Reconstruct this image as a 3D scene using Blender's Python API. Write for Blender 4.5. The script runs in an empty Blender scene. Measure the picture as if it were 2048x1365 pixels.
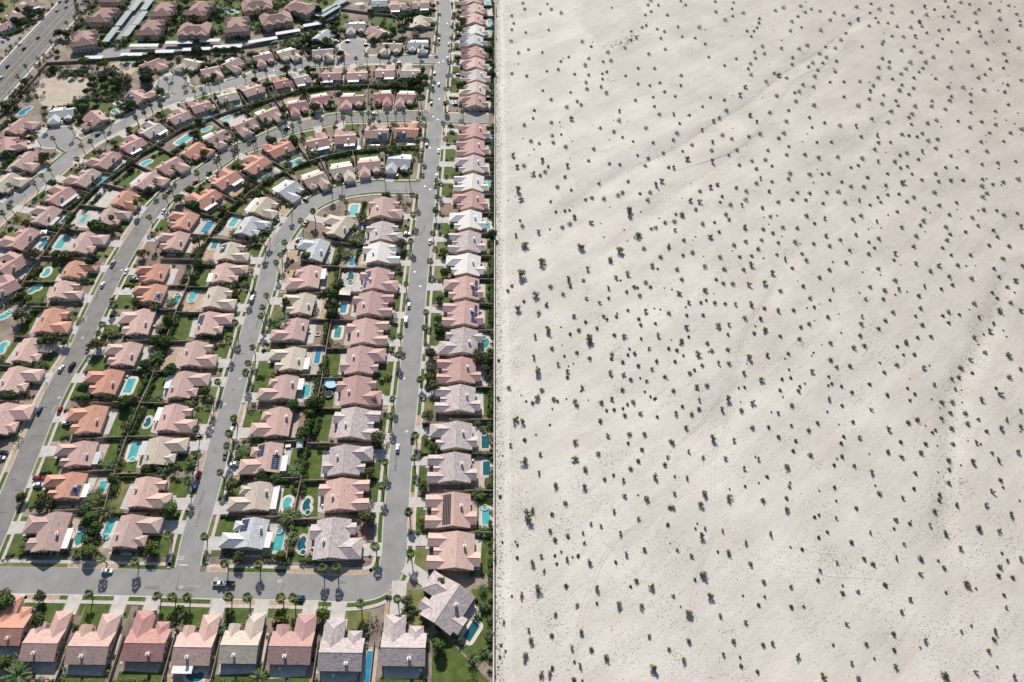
import bpy, math, random
from mathutils import Vector
RND = random.Random(7)
SC = bpy.context.scene
COL = SC.collection

# ------------------------------------------------------------------ camera
H, F, PX, PY, YH = 285.0, 1365.0, 960.0, 682.5, -965.0
TH = math.atan((PY - YH) / F)
CT, ST = math.cos(TH), math.sin(TH)
cam_d = bpy.data.cameras.new('camera'); cam = bpy.data.objects.new('camera', cam_d)
COL.objects.link(cam); SC.camera = cam
cam.location = (0, 0, H); cam.rotation_euler = (math.pi / 2 - TH, 0, 0)
cam_d.sensor_width = 36; cam_d.lens = F / 2048 * 36
cam_d.shift_x = (1024 - PX) / 2048
cam_d.clip_start = 1; cam_d.clip_end = 8000
# ------------------------------------------------------------------ sky, sun, exposure
SUN_AZ, SUN_EL = math.radians(-9.5), math.radians(31)      # azimuth from +Y towards +X
w = bpy.data.worlds.new('World'); SC.world = w; w.use_nodes = True
nt = w.node_tree
sky = nt.nodes.new('ShaderNodeTexSky'); sky.sky_type = 'NISHITA'; sky.sun_disc = False
sky.sun_elevation = SUN_EL; sky.sun_rotation = SUN_AZ
bg = nt.nodes['Background']; bg.inputs[1].default_value = 0.07
nt.links.new(sky.outputs[0], bg.inputs[0])
sd = bpy.data.lights.new('sun', 'SUN'); sd.energy = 5.0; sd.angle = math.radians(0.53); sd.color = (1, .95, .87)
so = bpy.data.objects.new('sun', sd); COL.objects.link(so)
sv = Vector((math.sin(SUN_AZ) * math.cos(SUN_EL), math.cos(SUN_AZ) * math.cos(SUN_EL), math.sin(SUN_EL)))
so.rotation_euler = sv.to_track_quat('Z', 'Y').to_euler(); so.location = (0, 300, 400)
SC.view_settings.view_transform = 'Standard'; SC.view_settings.look = 'None'
SC.view_settings.exposure = 0.54; SC.view_settings.gamma = 1

# ------------------------------------------------------------------ pixel to ground
def G(u, v, z=0.0):
    xc, yc = (u - PX) / F, (v - PY) / F
    dx, dy, dz = xc, CT - yc * ST, -ST - yc * CT
    t = (z - H) / dz
    return Vector((dx * t, dy * t, z))
def PXM(v):                                               # pixels per metre across at image row v
    return (v - YH) * CT / H
TILES = dict(a=(0, 1000, 3.74), b=(350, 1000, 3.74), c=(650, 1000, 3.74), d=(0, 700, 3.9), e=(350, 700, 3.9), f=(650, 700, 3.9),
             g=(0, 400, 3.9), h=(300, 400, 3.9), i=(650, 400, 3.9), j=(0, 200, 5.46), k=(250, 200, 5.46), l=(500, 200, 5.46),
             m=(740, 200, 5.46), n=(0, 0, 5.933), o=(250, 0, 5.933), p=(500, 0, 5.933), q=(740, 0, 5.933))
def parse(tile, s):
    ox, oy, sc = TILES[tile] if isinstance(tile, str) else tile
    out = []
    for it in s.split(';'):
        it = it.strip()
        if not it: continue
        f = it.split(',')
        r = [ox + float(f[0]) / sc, oy + float(f[1]) / sc]
        if len(f) > 2: r.append(float(f[2]) / sc)
        r += f[3:]
        out.append(r)
    return out
def smooth(P, step=2.0):
    P = [p.copy() for p in P]
    Q = [P[0] * 2 - P[1]] + P + [P[-1] * 2 - P[-2]]
    out = []
    for k in range(1, len(Q) - 2):
        a, b, c, d = Q[k - 1:k + 3]
        n = max(2, int((c - b).length / step))
        for i in range(n):
            t = i / n
            out.append(0.5 * ((2 * b) + (c - a) * t + (2 * a - 5 * b + 4 * c - d) * t * t + (3 * b - a - 3 * c + d) * t ** 3))
    out.append(P[-1].copy())
    return out
def poly(s):
    return [(float(x.split(',')[0]), float(x.split(',')[1])) for x in s.split()]

# ------------------------------------------------------------------ materials
MAT = {}
def mat(name, col, rough=0.85, var=0.0, scale=0.5, col2=None, bump=0.0, bscale=4.0, obj_rand=0.0, metal=0.0, stretch=None, spec=0.3, detail=6.0, ramp=(0.35, 0.65)):
    if name in MAT: return MAT[name]
    m = bpy.data.materials.new(name); m.use_nodes = True; MAT[name] = m
    N, L = m.node_tree.nodes, m.node_tree.links
    b = N['Principled BSDF']; b.inputs['Roughness'].default_value = rough; b.inputs['Metallic'].default_value = metal
    b.inputs['Specular IOR Level'].default_value = spec
    b.inputs['Base Color'].default_value = (*col, 1)
    tc = N.new('ShaderNodeTexCoord'); src = tc.outputs['Object']
    geo = N.new('ShaderNodeNewGeometry')
    if stretch:
        mp = N.new('ShaderNodeMapping'); mp.inputs['Scale'].default_value = stretch
        L.new(geo.outputs['Position'], mp.inputs['Vector']); src = mp.outputs[0]
    else:
        src = geo.outputs['Position']
    out = None
    if var or col2:
        no = N.new('ShaderNodeTexNoise'); no.inputs['Scale'].default_value = scale; no.inputs['Detail'].default_value = detail
        no.inputs['Roughness'].default_value = 0.62
        L.new(src, no.inputs['Vector'])
        cr = N.new('ShaderNodeValToRGB')
        c2 = col2 or tuple(min(1, c * (1 + var)) for c in col)
        c1 = col if col2 else tuple(c * (1 - var) for c in col)
        cr.color_ramp.elements[0].position, cr.color_ramp.elements[1].position = ramp
        cr.color_ramp.elements[0].color = (*c1, 1); cr.color_ramp.elements[1].color = (*c2, 1)
        L.new(no.outputs['Fac'], cr.inputs[0]); out = cr.outputs[0]
    if obj_rand:
        oi = N.new('ShaderNodeObjectInfo'); hs = N.new('ShaderNodeHueSaturation')
        mr = N.new('ShaderNodeMapRange'); mr.inputs[3].default_value = 1 - obj_rand; mr.inputs[4].default_value = 1 + obj_rand
        L.new(oi.outputs['Random'], mr.inputs[0]); L.new(mr.outputs[0], hs.inputs['Value'])
        mr2 = N.new('ShaderNodeMapRange'); mr2.inputs[3].default_value = .5 - obj_rand * .09; mr2.inputs[4].default_value = .5 + obj_rand * .09
        ml = N.new('ShaderNodeMath'); ml.operation = 'MULTIPLY'; ml.inputs[1].default_value = 7.31
        fr = N.new('ShaderNodeMath'); fr.operation = 'FRACT'
        L.new(oi.outputs['Random'], ml.inputs[0]); L.new(ml.outputs[0], fr.inputs[0]); L.new(fr.outputs[0], mr2.inputs[0]); L.new(mr2.outputs[0], hs.inputs['Hue'])
        if out: L.new(out, hs.inputs['Color'])
        else: hs.inputs['Color'].default_value = (*col, 1)
        out = hs.outputs[0]
    if out: L.new(out, b.inputs['Base Color'])
    if bump:
        n2 = N.new('ShaderNodeTexNoise'); n2.inputs['Scale'].default_value = bscale; n2.inputs['Detail'].default_value = 5
        L.new(src, n2.inputs['Vector'])
        bp = N.new('ShaderNodeBump'); bp.inputs['Strength'].default_value = 1.0; bp.inputs['Distance'].default_value = bump
        L.new(n2.outputs['Fac'], bp.inputs['Height']); L.new(bp.outputs[0], b.inputs['Normal'])
    return m
ROOF = dict(P=('salmon', (.47, .325, .285)), T=('terracotta', (.455, .24, .175)), R=('dusty rose', (.395, .25, .23)), M=('mauve grey', (.325, .265, .275)),
            W=('pale grey', (.54, .505, .49)), C=('sandy cream', (.47, .405, .335)), G=('cool grey', (.42, .43, .445)), D=('mottled mauve', (.33, .235, .24)),
            X=('brick red', (.385, .205, .19)), A=('brownish pink', (.405, .29, .26)), Q=('apartment pink', (.30, .19, .17)))
for k, (nm, c) in ROOF.items():
    v = .14 if k in 'PTRCGXAQ' else .24
    mat('roof_' + k, c, .85, v, 1.0, col2=dict(M=(.50, .44, .42), D=(.50, .33, .29), W=(.62, .58, .56)).get(k), stretch=(.55, .55, 5.0), bump=.05, bscale=1.6, obj_rand=.07, ramp=(.38, .62))
    mat('ridge_' + k, tuple(x * 1.14 for x in c), .85, .1, 1)
mat('stucco', (.58, .47, .37), .9, .08, .6, obj_rand=.12)
mat('stucco_apartment', (.46, .35, .28), .9, .08, .5)
mat('white_paint', (.78, .77, .75), .6, .05, 1.5)
mat('patio_white', (.74, .71, .68), .7, .06, 1.0, obj_rand=.08)
mat('patio_grey', (.5, .5, .5), .7, .06, 1.0)
mat('garage', (.66, .61, .55), .7, .05, 2)
mat('glass_dark', (.02, .025, .03), .1, spec=.6)
mat('concrete', (.47, .44, .41), .9, .16, .35, bump=.02, bscale=3, ramp=(.3, .7))
mat('sidewalk', (.47, .43, .39), .9, .14, .5)
mat('kerb', (.48, .46, .43), .9, .10, .8)
mat('asphalt_light', (.25, .247, .24), .9, .17, .12, bump=.02, bscale=6, ramp=(.25, .75))
mat('asphalt_old', (.205, .195, .185), .9, .2, .16, bump=.02, bscale=6, ramp=(.25, .75))
mat('asphalt_avenue', (.135, .133, .132), .9, .2, .1, bump=.02, bscale=6, ramp=(.25, .75))
mat('asphalt_patch_dark', (.20, .197, .192), .9, .12, .3)
mat('asphalt_patch_pale', (.275, .27, .262), .9, .1, .3)
mat('asphalt_seam', (.06, .057, .055), .95)
mat('lawn', (.048, .078, .015), .95, col2=(.10, .135, .03), scale=.28, bump=.06, bscale=8)
mat('lawn_dry', (.095, .12, .035), .95, col2=(.20, .18, .075), scale=.22, bump=.06, bscale=8)
mat('gravel_tan', (.40, .29, .20), .95, .2, .5, bump=.05, bscale=6)
mat('gravel_brown', (.24, .17, .14), .95, .18, .5, bump=.05, bscale=6)
mat('yard', (.155, .125, .095), .95, col2=(.285, .235, .185), scale=.09, bump=.06, bscale=3, ramp=(.38, .62))
mat('block_wall', (.30, .235, .185), .9, .15, .8)
mat('paver', (.42, .34, .29), .9, .15, .7)
mat('coping', (.60, .53, .46), .8, .1, 1)
for k, c in dict(t=(.075, .36, .37), b=(.03, .21, .34), d=(.015, .10, .12), g=(.045, .24, .215)).items():
    mat('water_' + k, c, .08, .18, .35, spec=.5, bump=.015, bscale=2.5)
mat('solar', (.018, .028, .07), .25, .3, 1.2, spec=.5)
mat('solar_frame', (.35, .37, .4), .5, metal=.5)
mat('trunk', (.11, .085, .065), .95, .2, 2)
mat('bark', (.12, .09, .065), .95, .2, 2)
mat('leaf_g', (.036, .068, .014), .8, col2=(.095, .14, .034), scale=.9, obj_rand=.22)
mat('leaf_o', (.06, .07, .026), .85, col2=(.14, .14, .06), scale=.9, obj_rand=.2)
mat('leaf_y', (.075, .11, .016), .8, col2=(.17, .19, .035), scale=.9, obj_rand=.15)
mat('leaf_d', (.016, .034, .012), .85, col2=(.04, .066, .022), scale=.9, obj_rand=.2)
mat('frond', (.06, .09, .022), .7, col2=(.13, .165, .045), scale=.8, obj_rand=.2)
mat('frond_yard', (.045, .08, .022), .7, col2=(.11, .15, .05), scale=.8, obj_rand=.25)
mat('frond_dead', (.16, .115, .07), .95, .2, 1)
mat('hedge', (.032, .072, .012), .85, col2=(.085, .15, .025), scale=.8, obj_rand=.2)
mat('desert_bush', (.115, .105, .058), .95, col2=(.22, .19, .11), scale=.9, obj_rand=.25)
mat('desert_twig', (.17, .12, .085), .95, .2, 1)
mat('litter', (.09, .08, .055), .95, .3, .3)
mat('tyre', (.015, .015, .015), .9)
mat('carport', (.31, .36, .36), .85, .06, .5)
mat('carport_white', (.60, .60, .60), .85, .04, .5)
mat('yellow_line', (.55, .36, .05), .8)
mat('white_line', (.62, .62, .6), .8, .1, 1)
mat('pool_blue', (.03, .22, .5), .4)
mat('black_mat', (.02, .02, .022), .8)
mat('metal_grey', (.3, .3, .31), .5, metal=.4)
CARC = dict(w=('white', (.75, .76, .77)), s=('silver', (.42, .45, .47)), k=('black', (.018, .019, .022)), b=('blue', (.03, .07, .16)), r=('red', (.30, .02, .025)),
            t=('teal', (.03, .11, .12)), n=('tan', (.34, .27, .18)), y=('grey', (.16, .165, .175)))
for k, (nm, c) in CARC.items(): mat('paint_' + k, c, .42, spec=.3)
# desert sand
def sand_mat(name, c1, c2, c3):
    m = mat(name, c1, .95)
    N, L = m.node_tree.nodes, m.node_tree.links; b = N['Principled BSDF']; b.inputs['Specular IOR Level'].default_value = .1
    geo = N.new('ShaderNodeNewGeometry')
    def noise(sc, det=6, st=None):
        n = N.new('ShaderNodeTexNoise'); n.inputs['Scale'].default_value = sc; n.inputs['Detail'].default_value = det; n.inputs['Roughness'].default_value = .6
        v = geo.outputs['Position']
        if st:
            mp = N.new('ShaderNodeMapping'); mp.vector_type = 'TEXTURE'; mp.inputs['Scale'].default_value = st[0]; mp.inputs['Rotation'].default_value = (0, 0, st[1]); L.new(v, mp.inputs[0]); v = mp.outputs[0]
        L.new(v, n.inputs['Vector']); return n.outputs['Fac']
    cr = N.new('ShaderNodeValToRGB'); cr.color_ramp.elements[0].position = .35; cr.color_ramp.elements[1].position = .65
    cr.color_ramp.elements[0].color = (*c1, 1); cr.color_ramp.elements[1].color = (*c2, 1)
    L.new(noise(.028), cr.inputs[0])
    cr2 = N.new('ShaderNodeValToRGB'); cr2.color_ramp.elements[0].position = .56; cr2.color_ramp.elements[1].position = .72
    cr2.color_ramp.elements[0].color = (0, 0, 0, 1); cr2.color_ramp.elements[1].color = (1, 1, 1, 1)
    ml = N.new('ShaderNodeMath'); ml.operation = 'MULTIPLY'
    cr3 = N.new('ShaderNodeValToRGB'); cr3.color_ramp.elements[0].position = .43; cr3.color_ramp.elements[1].position = .58
    cr3.color_ramp.elements[0].color = (0, 0, 0, 1); cr3.color_ramp.elements[1].color = (1, 1, 1, 1)
    L.new(noise(1.5, 3), cr2.inputs[0]); L.new(noise(.045, 4), cr3.inputs[0])
    L.new(cr2.outputs[0], ml.inputs[0]); L.new(cr3.outputs[0], ml.inputs[1])
    mx = N.new('ShaderNodeMix'); mx.data_type = 'RGBA'
    L.new(ml.outputs[0], mx.inputs['Factor']); L.new(cr.outputs[0], mx.inputs['A']); mx.inputs['B'].default_value = (*c3, 1)
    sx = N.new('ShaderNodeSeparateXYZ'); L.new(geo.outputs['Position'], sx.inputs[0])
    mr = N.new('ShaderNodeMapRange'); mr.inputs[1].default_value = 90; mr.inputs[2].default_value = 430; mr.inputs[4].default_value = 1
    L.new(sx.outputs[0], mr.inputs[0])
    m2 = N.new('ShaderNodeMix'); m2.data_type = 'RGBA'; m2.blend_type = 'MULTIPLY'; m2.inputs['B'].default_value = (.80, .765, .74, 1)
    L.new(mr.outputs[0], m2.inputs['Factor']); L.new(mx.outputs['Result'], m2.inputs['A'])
    cr4 = N.new('ShaderNodeValToRGB'); cr4.color_ramp.elements[0].position = .36; cr4.color_ramp.elements[1].position = .64
    cr4.color_ramp.elements[0].color = (.94, .93, .92, 1); cr4.color_ramp.elements[1].color = (1.03, 1.03, 1.03, 1)
    L.new(noise(.16, 8, ((5, 1, 1), .70)), cr4.inputs[0])
    m3 = N.new('ShaderNodeMix'); m3.data_type = 'RGBA'; m3.blend_type = 'MULTIPLY'; m3.inputs['Factor'].default_value = 1
    L.new(m2.outputs['Result'], m3.inputs['A']); L.new(cr4.outputs[0], m3.inputs['B'])
    L.new(m3.outputs['Result'], b.inputs['Base Color'])
    add = N.new('ShaderNodeMath'); add.operation = 'MULTIPLY_ADD'; add.inputs[1].default_value = .6
    L.new(noise(.9, 5), add.inputs[0]); L.new(noise(.34, 7, ((3, 1, 1), .75)), add.inputs[2])
    bp = N.new('ShaderNodeBump'); bp.inputs['Strength'].default_value = .8; bp.inputs['Distance'].default_value = .22
    L.new(add.outputs[0], bp.inputs['Height']); L.new(bp.outputs[0], b.inputs['Normal'])
    return m
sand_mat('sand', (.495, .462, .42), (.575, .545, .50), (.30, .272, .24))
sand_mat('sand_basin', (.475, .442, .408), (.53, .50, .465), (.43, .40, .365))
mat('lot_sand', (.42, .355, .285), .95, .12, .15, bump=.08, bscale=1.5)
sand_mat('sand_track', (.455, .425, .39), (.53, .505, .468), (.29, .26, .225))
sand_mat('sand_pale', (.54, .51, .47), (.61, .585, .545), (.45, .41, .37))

# ------------------------------------------------------------------ mesh helpers
class MB:
    def __init__(s): s.v, s.f = [], []
    def box(s, x0, x1, y0, y1, z0, z1):
        n = len(s.v)
        s.v += [(x, y, z) for z in (z0, z1) for x, y in ((x0, y0), (x1, y0), (x1, y1), (x0, y1))]
        s.f += [(n + a, n + b, n + c, n + d) for a, b, c, d in ((3, 2, 1, 0), (4, 5, 6, 7), (0, 1, 5, 4), (1, 2, 6, 5), (2, 3, 7, 6), (3, 0, 4, 7))]
    def prism(s, pts, z0, z1):                             # pts counter-clockwise 2-D outline
        n, k = len(s.v), len(pts)
        s.v += [(p[0], p[1], z0) for p in pts] + [(p[0], p[1], z1) for p in pts]
        s.f.append(tuple(n + k + i for i in range(k)))
        for i in range(k): s.f.append((n + i, n + (i + 1) % k, n + k + (i + 1) % k, n + k + i))
    def face(s, pts):
        n = len(s.v); s.v += [tuple(p) for p in pts]; s.f.append(tuple(range(n, n + len(pts))))
    def tube(s, P, R, k=6):
        rings = []
        for i, (p, r) in enumerate(zip(P, R)):
            d = (P[min(i + 1, len(P) - 1)] - P[max(i - 1, 0)]).normalized()
            a = d.orthogonal().normalized(); b = d.cross(a)
            rings.append(len(s.v))
            s.v += [tuple(p + (a * math.cos(t) + b * math.sin(t)) * r) for t in (2 * math.pi * j / k for j in range(k))]
        for r0, r1 in zip(rings, rings[1:]):
            for j in range(k): s.f.append((r0 + j, r0 + (j + 1) % k, r1 + (j + 1) % k, r1 + j))
        s.f.append(tuple(rings[-1] + j for j in range(k)))
    def mesh(s, name, m, smooth_=False):
        me = bpy.data.meshes.new(name); me.from_pydata(s.v, [], s.f)
        if m: me.materials.append(MAT[m])
        if smooth_: me.polygons.foreach_set('use_smooth', [True] * len(me.polygons))
        me.update(); return me
def link(name, me, parent=None, loc=None, rz=None, scale=None):
    o = bpy.data.objects.new(name, me); COL.objects.link(o)
    if parent: o.parent = parent
    if loc is not None: o.location = loc
    if rz is not None: o.rotation_euler = (0, 0, rz)
    if scale is not None: o.scale = scale if hasattr(scale, '__len__') else (scale,) * 3
    return o
def tag(o, label, cat, group=None, kind=None):
    if kind: o['kind'] = kind
    o['label'] = label; o['category'] = cat
    if group: o['group'] = group
    return o
def struct(o): o['kind'] = 'structure'; return o
def stuff(o, label=None, cat=None):
    o['kind'] = 'stuff'
    if label: o['label'] = label; o['category'] = cat
    return o
ORD = ['', 'first', 'second', 'third', 'fourth', 'fifth', 'sixth', 'seventh', 'eighth', 'ninth', 'tenth', 'eleventh', 'twelfth', 'thirteenth', 'fourteenth', 'fifteenth',
       'sixteenth', 'seventeenth', 'eighteenth', 'nineteenth', 'twentieth', 'twenty-first', 'twenty-second', 'twenty-third', 'twenty-fourth', 'twenty-fifth', 'twenty-sixth',
       'twenty-seventh', 'twenty-eighth', 'twenty-ninth', 'thirtieth'] + ['thirty-' + x for x in ('first', 'second', 'third', 'fourth', 'fifth', 'sixth', 'seventh', 'eighth', 'ninth')] + \
      ['fortieth'] + ['forty-' + x for x in ('first', 'second', 'third', 'fourth', 'fifth', 'sixth', 'seventh', 'eighth', 'ninth')] + ['fiftieth'] + ['fifty-' + x for x in ('first', 'second', 'third', 'fourth', 'fifth', 'sixth', 'seventh', 'eighth', 'ninth')]
NUM = ['', 'one', 'two', 'three', 'four', 'five', 'six', 'seven', 'eight', 'nine', 'ten', 'eleven', 'twelve', 'thirteen', 'fourteen', 'fifteen']

# ------------------------------------------------------------------ ground and desert
WALLX = lambda y: G(991, 0).x + (G(988.5, 1365).x - G(991, 0).x) * (y - G(991, 0).y) / (G(988.5, 1365).y - G(991, 0).y)
CHAN = [([G(*q) for q in ((2010, 560), (1985, 630), (1955, 700), (1925, 745), (1905, 800), (1900, 900), (1898, 1000), (1880, 1090))], 5.0, 1.1),
        ([G(*q) for q in ((1720, 40), (1640, 105), (1560, 150), (1500, 205), (1420, 255), (1340, 300), (1240, 350), (1120, 430), (1060, 480))], 6.0, .75),
        ([G(*q) for q in ((1700, 110), (1620, 190), (1540, 260), (1440, 330), (1330, 400), (1200, 520), (1100, 620))], 5.0, .5),
        ([G(*q) for q in ((1800, 200), (1700, 330), (1560, 560), (1480, 700), (1440, 900), (1300, 1050), (1150, 1330))], 4.0, .35)]
def chan(x, y):
    v = 0.0
    for P, w_, dp in CHAN:
        for a, b in zip(P, P[1:]):
            ex, ey = b.x - a.x, b.y - a.y; t = max(0, min(1, ((x - a.x) * ex + (y - a.y) * ey) / (ex * ex + ey * ey)))
            d2 = (x - a.x - ex * t) ** 2 + (y - a.y - ey * t) ** 2
            if d2 < 9 * w_ * w_: v = max(v, dp * math.exp(-d2 / (w_ * w_)) * (.7 + .3 * math.sin(x * .13 + y * .09)))
    return v
def hz(x, y):
    d = max(0.0, min(1.0, (x - WALLX(y) - 9) / 30))
    h = .5 * math.sin(x * .021 + 1.1 * math.sin(y * .017)) + .25 * math.sin((x * .6 + y) * .043 + 1.3 * math.sin(x * .031)) + .16 * math.sin((x - y * .7) * .11 + 2 * math.sin(y * .05))
    al, ac = .76 * x + .65 * y, -.65 * x + .76 * y
    h += .17 * math.sin(ac * .17 + 1.8 * math.sin(al * .013) + .7 * math.sin(al * .05)) * (.55 + .45 * math.sin(al * .021 + ac * .03))
    return .8 * h * d - chan(x, y) * d
def build_ground():
    b = MB()
    b.face([(-9000, -9000, -.02), (WALLX(-60) + .5, -9000, -.02), (WALLX(-60) + .5, -60, -.02), (WALLX(1250) + .5, 1250, -.02), (WALLX(1250) + .5, 9000, -.02), (-9000, 9000, -.02)])
    o = struct(link('ground', b.mesh('ground', 'yard')))
    b = MB()
    ys = [-9000, -2000, -400] + [-60 + 2.5 * i for i in range(360)] + [1200, 2500, 9000]
    offs = [0, 3, 6] + [9 + 2.5 * i for i in range(258)] + [800, 1500, 3000, 9000]
    nx = len(offs)
    for y in ys:
        for q in offs:
            x = WALLX(max(-60, min(1250, y))) + q
            b.v.append((x, y, hz(x, y) * (1 if -60 <= y <= 840 and q < 700 else 0)))
    for j in range(len(ys) - 1):
        for i in range(nx - 1):
            k = j * nx + i; b.f.append((k, k + 1, k + nx + 1, k + nx))
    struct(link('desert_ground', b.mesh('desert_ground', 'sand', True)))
    # smooth basin at the far end of the desert, the track beside the wall and the worn tracks
    def drape(name, P, m, half, dz):
        b = MB(); P = smooth(P, 3)
        for i, p in enumerate(P):
            t = (P[min(i + 1, len(P) - 1)] - P[max(i - 1, 0)]).normalized(); n = Vector((-t.y, t.x, 0))
            hw = half * (.7 + .3 * math.sin(i * .7)) * max(.05, min(1, i / 14, (len(P) - 1 - i) / 14))
            for s in (1, -1):
                q = p + n * hw * s; b.v.append((q.x, q.y, hz(q.x, q.y) + dz))
        for i in range(len(P) - 1): b.f.append((2 * i, 2 * i + 1, 2 * i + 3, 2 * i + 2))
        struct(link(name, b.mesh(name, m, True)))
    T = ['1503,1107 1553,1130 1593,1142 1650,1150 1740,1157 1800,1175', '1618,502 1660,517 1696,530 1760,545 1850,580 1920,610 2000,640']
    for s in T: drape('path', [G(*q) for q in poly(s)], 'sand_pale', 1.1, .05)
    T = ['1478,683 1463,758 1453,858 1428,908 1425,1024 1420,1060', '1556,560 1520,610 1495,650 1483,683 1470,757 1463,840', '1290,1040 1225,1090 1175,1190 1150,1300 1125,1365',
         '1690,60 1640,100 1560,150 1500,200 1420,250 1340,300 1250,340', '1700,90 1650,130 1590,160 1540,230 1470,300 1330,350', '1370,1280 1390,1180 1405,1120 1430,1060 1420,1040', '1340,900 1400,850 1440,800 1462,760']
    for s in T:
        P = [G(*q) for q in poly(s)]
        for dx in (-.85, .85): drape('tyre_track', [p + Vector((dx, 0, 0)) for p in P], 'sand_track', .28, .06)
    b = MB(); c = G(1222, 25); N = 64
    pts = []
    for i in range(N):
        t = 2 * math.pi * i / N; p = G(1222 + 60 * math.cos(t) * (1 + .08 * math.sin(3 * t) + .05 * math.sin(11 * t + 1) + .03 * math.sin(17 * t)), 25 + 64 * math.sin(t) * (1 + .05 * math.sin(5 * t) + .04 * math.sin(13 * t)))
        pts.append(p)
    c = sum(pts, Vector()) / N
    for r in range(0, 9):
        for p in pts:
            q = c + (p - c) * (r / 8); b.v.append((q.x, q.y, hz(q.x, q.y) + .06 * (1 - .6 * (r == 8))))
    for r in range(8):
        for i in range(N): b.f.append((r * N + i, (r + 1) * N + i, (r + 1) * N + (i + 1) % N, r * N + (i + 1) % N))
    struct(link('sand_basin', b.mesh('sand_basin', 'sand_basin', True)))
build_ground()

# ------------------------------------------------------------------ roads
ROADS = {}
def road_pts(s): return smooth([G(*q) for q in poly(s)], 2.0)
ROADS['A'] = road_pts('855,-60 884,-12 890,20 891,40 885,118 875,199 870,255 861,346 852,420 835,574 821,733 803,905 792,1033 790,1080 788,1115 778,1148 752,1170 705,1178 617,1175 403,1171 267,1166 0,1161 -130,1158')
ROADS['B'] = road_pts('858,375 795,376 756,374 701,380 665,390 628,407 600,430 578,458 560,485 548,508 541,530 529,580 511,631 489,708 470,777 442,880 423,956 400,1033 387,1080 376,1134 368,1170')
ROADS['C'] = road_pts('868,235 795,234 738,235 683,237 637,245 582,257 550,271 515,286 470,303 442,321 406,346 356,376 340,388 318,410 286,451 254,503 225,554 188,631 155,706 128,751 90,828 58,905 26,982 -5,1055 -50,1160')
ROADS['D'] = road_pts('880,120 790,120 719,121 668,124 618,127 584,135 550,141 517,149 486,162 435,175 385,187 334,204 292,222 247,250 201,273 165,295 128,325 92,356 55,383 18,411 0,429 -60,485')
ROADS['F'] = road_pts('872,237 930,238 978,239')
ROADS['U'] = road_pts('115,275 130,284 150,296'); ROADS['V'] = road_pts('344,167 356,176 374,187'); ROADS['Y'] = road_pts('709,93 712,106 714,120')
RW = dict(A=5.6, B=5.4, C=5.5, D=5.6, F=5.0, U=6.5, V=6.0, Y=6.0)
RMAT = dict(A='asphalt_light', B='asphalt_light', C='asphalt_old', D='asphalt_light', F='asphalt_light', U='asphalt_light', V='asphalt_light', Y='asphalt_light')
BULB = dict(U=(G(115, 275), 13.0), V=(G(344, 167), 12.0), Y=(G(709, 92), 11.5))
def near_road(p, k):
    best = None
    for q in ROADS[k]:
        d = (q.x - p.x) ** 2 + (q.y - p.y) ** 2
        if best is None or d < best[0]: best = (d, q)
    return math.sqrt(best[0]), best[1]
def clear_of_roads(p, skip, extra):
    for k in ROADS:
        if k == skip: continue
        if near_road(p, k)[0] < RW[k] + extra: return False
    for k, (c, r) in BULB.items():
        if k != skip and (p - c).length < r + extra: return False
    return True
def offset(P, off):
    out = []
    for i, p in enumerate(P):
        t = (P[min(i + 1, len(P) - 1)] - P[max(i - 1, 0)]).normalized()
        out.append(p + Vector((-t.y, t.x, 0)) * off)
    return out
def ribbon(b, P, o0, o1, z, zlow=None):                     # strip between two offsets, with skirts
    A, B = offset(P, o0), offset(P, o1)
    n = len(b.v)
    for p, q in zip(A, B): b.v += [(p.x, p.y, z), (q.x, q.y, z)]
    for i in range(len(P) - 1):
        k = n + 2 * i; f = (k, k + 2, k + 3, k + 1)
        b.f.append(f if o1 < o0 else f[::-1])
    if zlow is not None:
        for ring in (A, B):
            n = len(b.v)
            for p in ring: b.v += [(p.x, p.y, zlow), (p.x, p.y, z)]
            for i in range(len(P) - 1): b.f.append((n + 2 * i, n + 2 * i + 2, n + 2 * i + 3, n + 2 * i + 1))
def runs(P, keep):
    out, cur = [], []
    for p, k in zip(P, keep):
        if k: cur.append(p)
        else:
            if len(cur) > 2: out.append(cur)
            cur = []
    if len(cur) > 2: out.append(cur)
    return out
ROADNAME = dict(A='long straight street', B='inner curved street', C='second curved street', D='third curved street')
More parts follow.
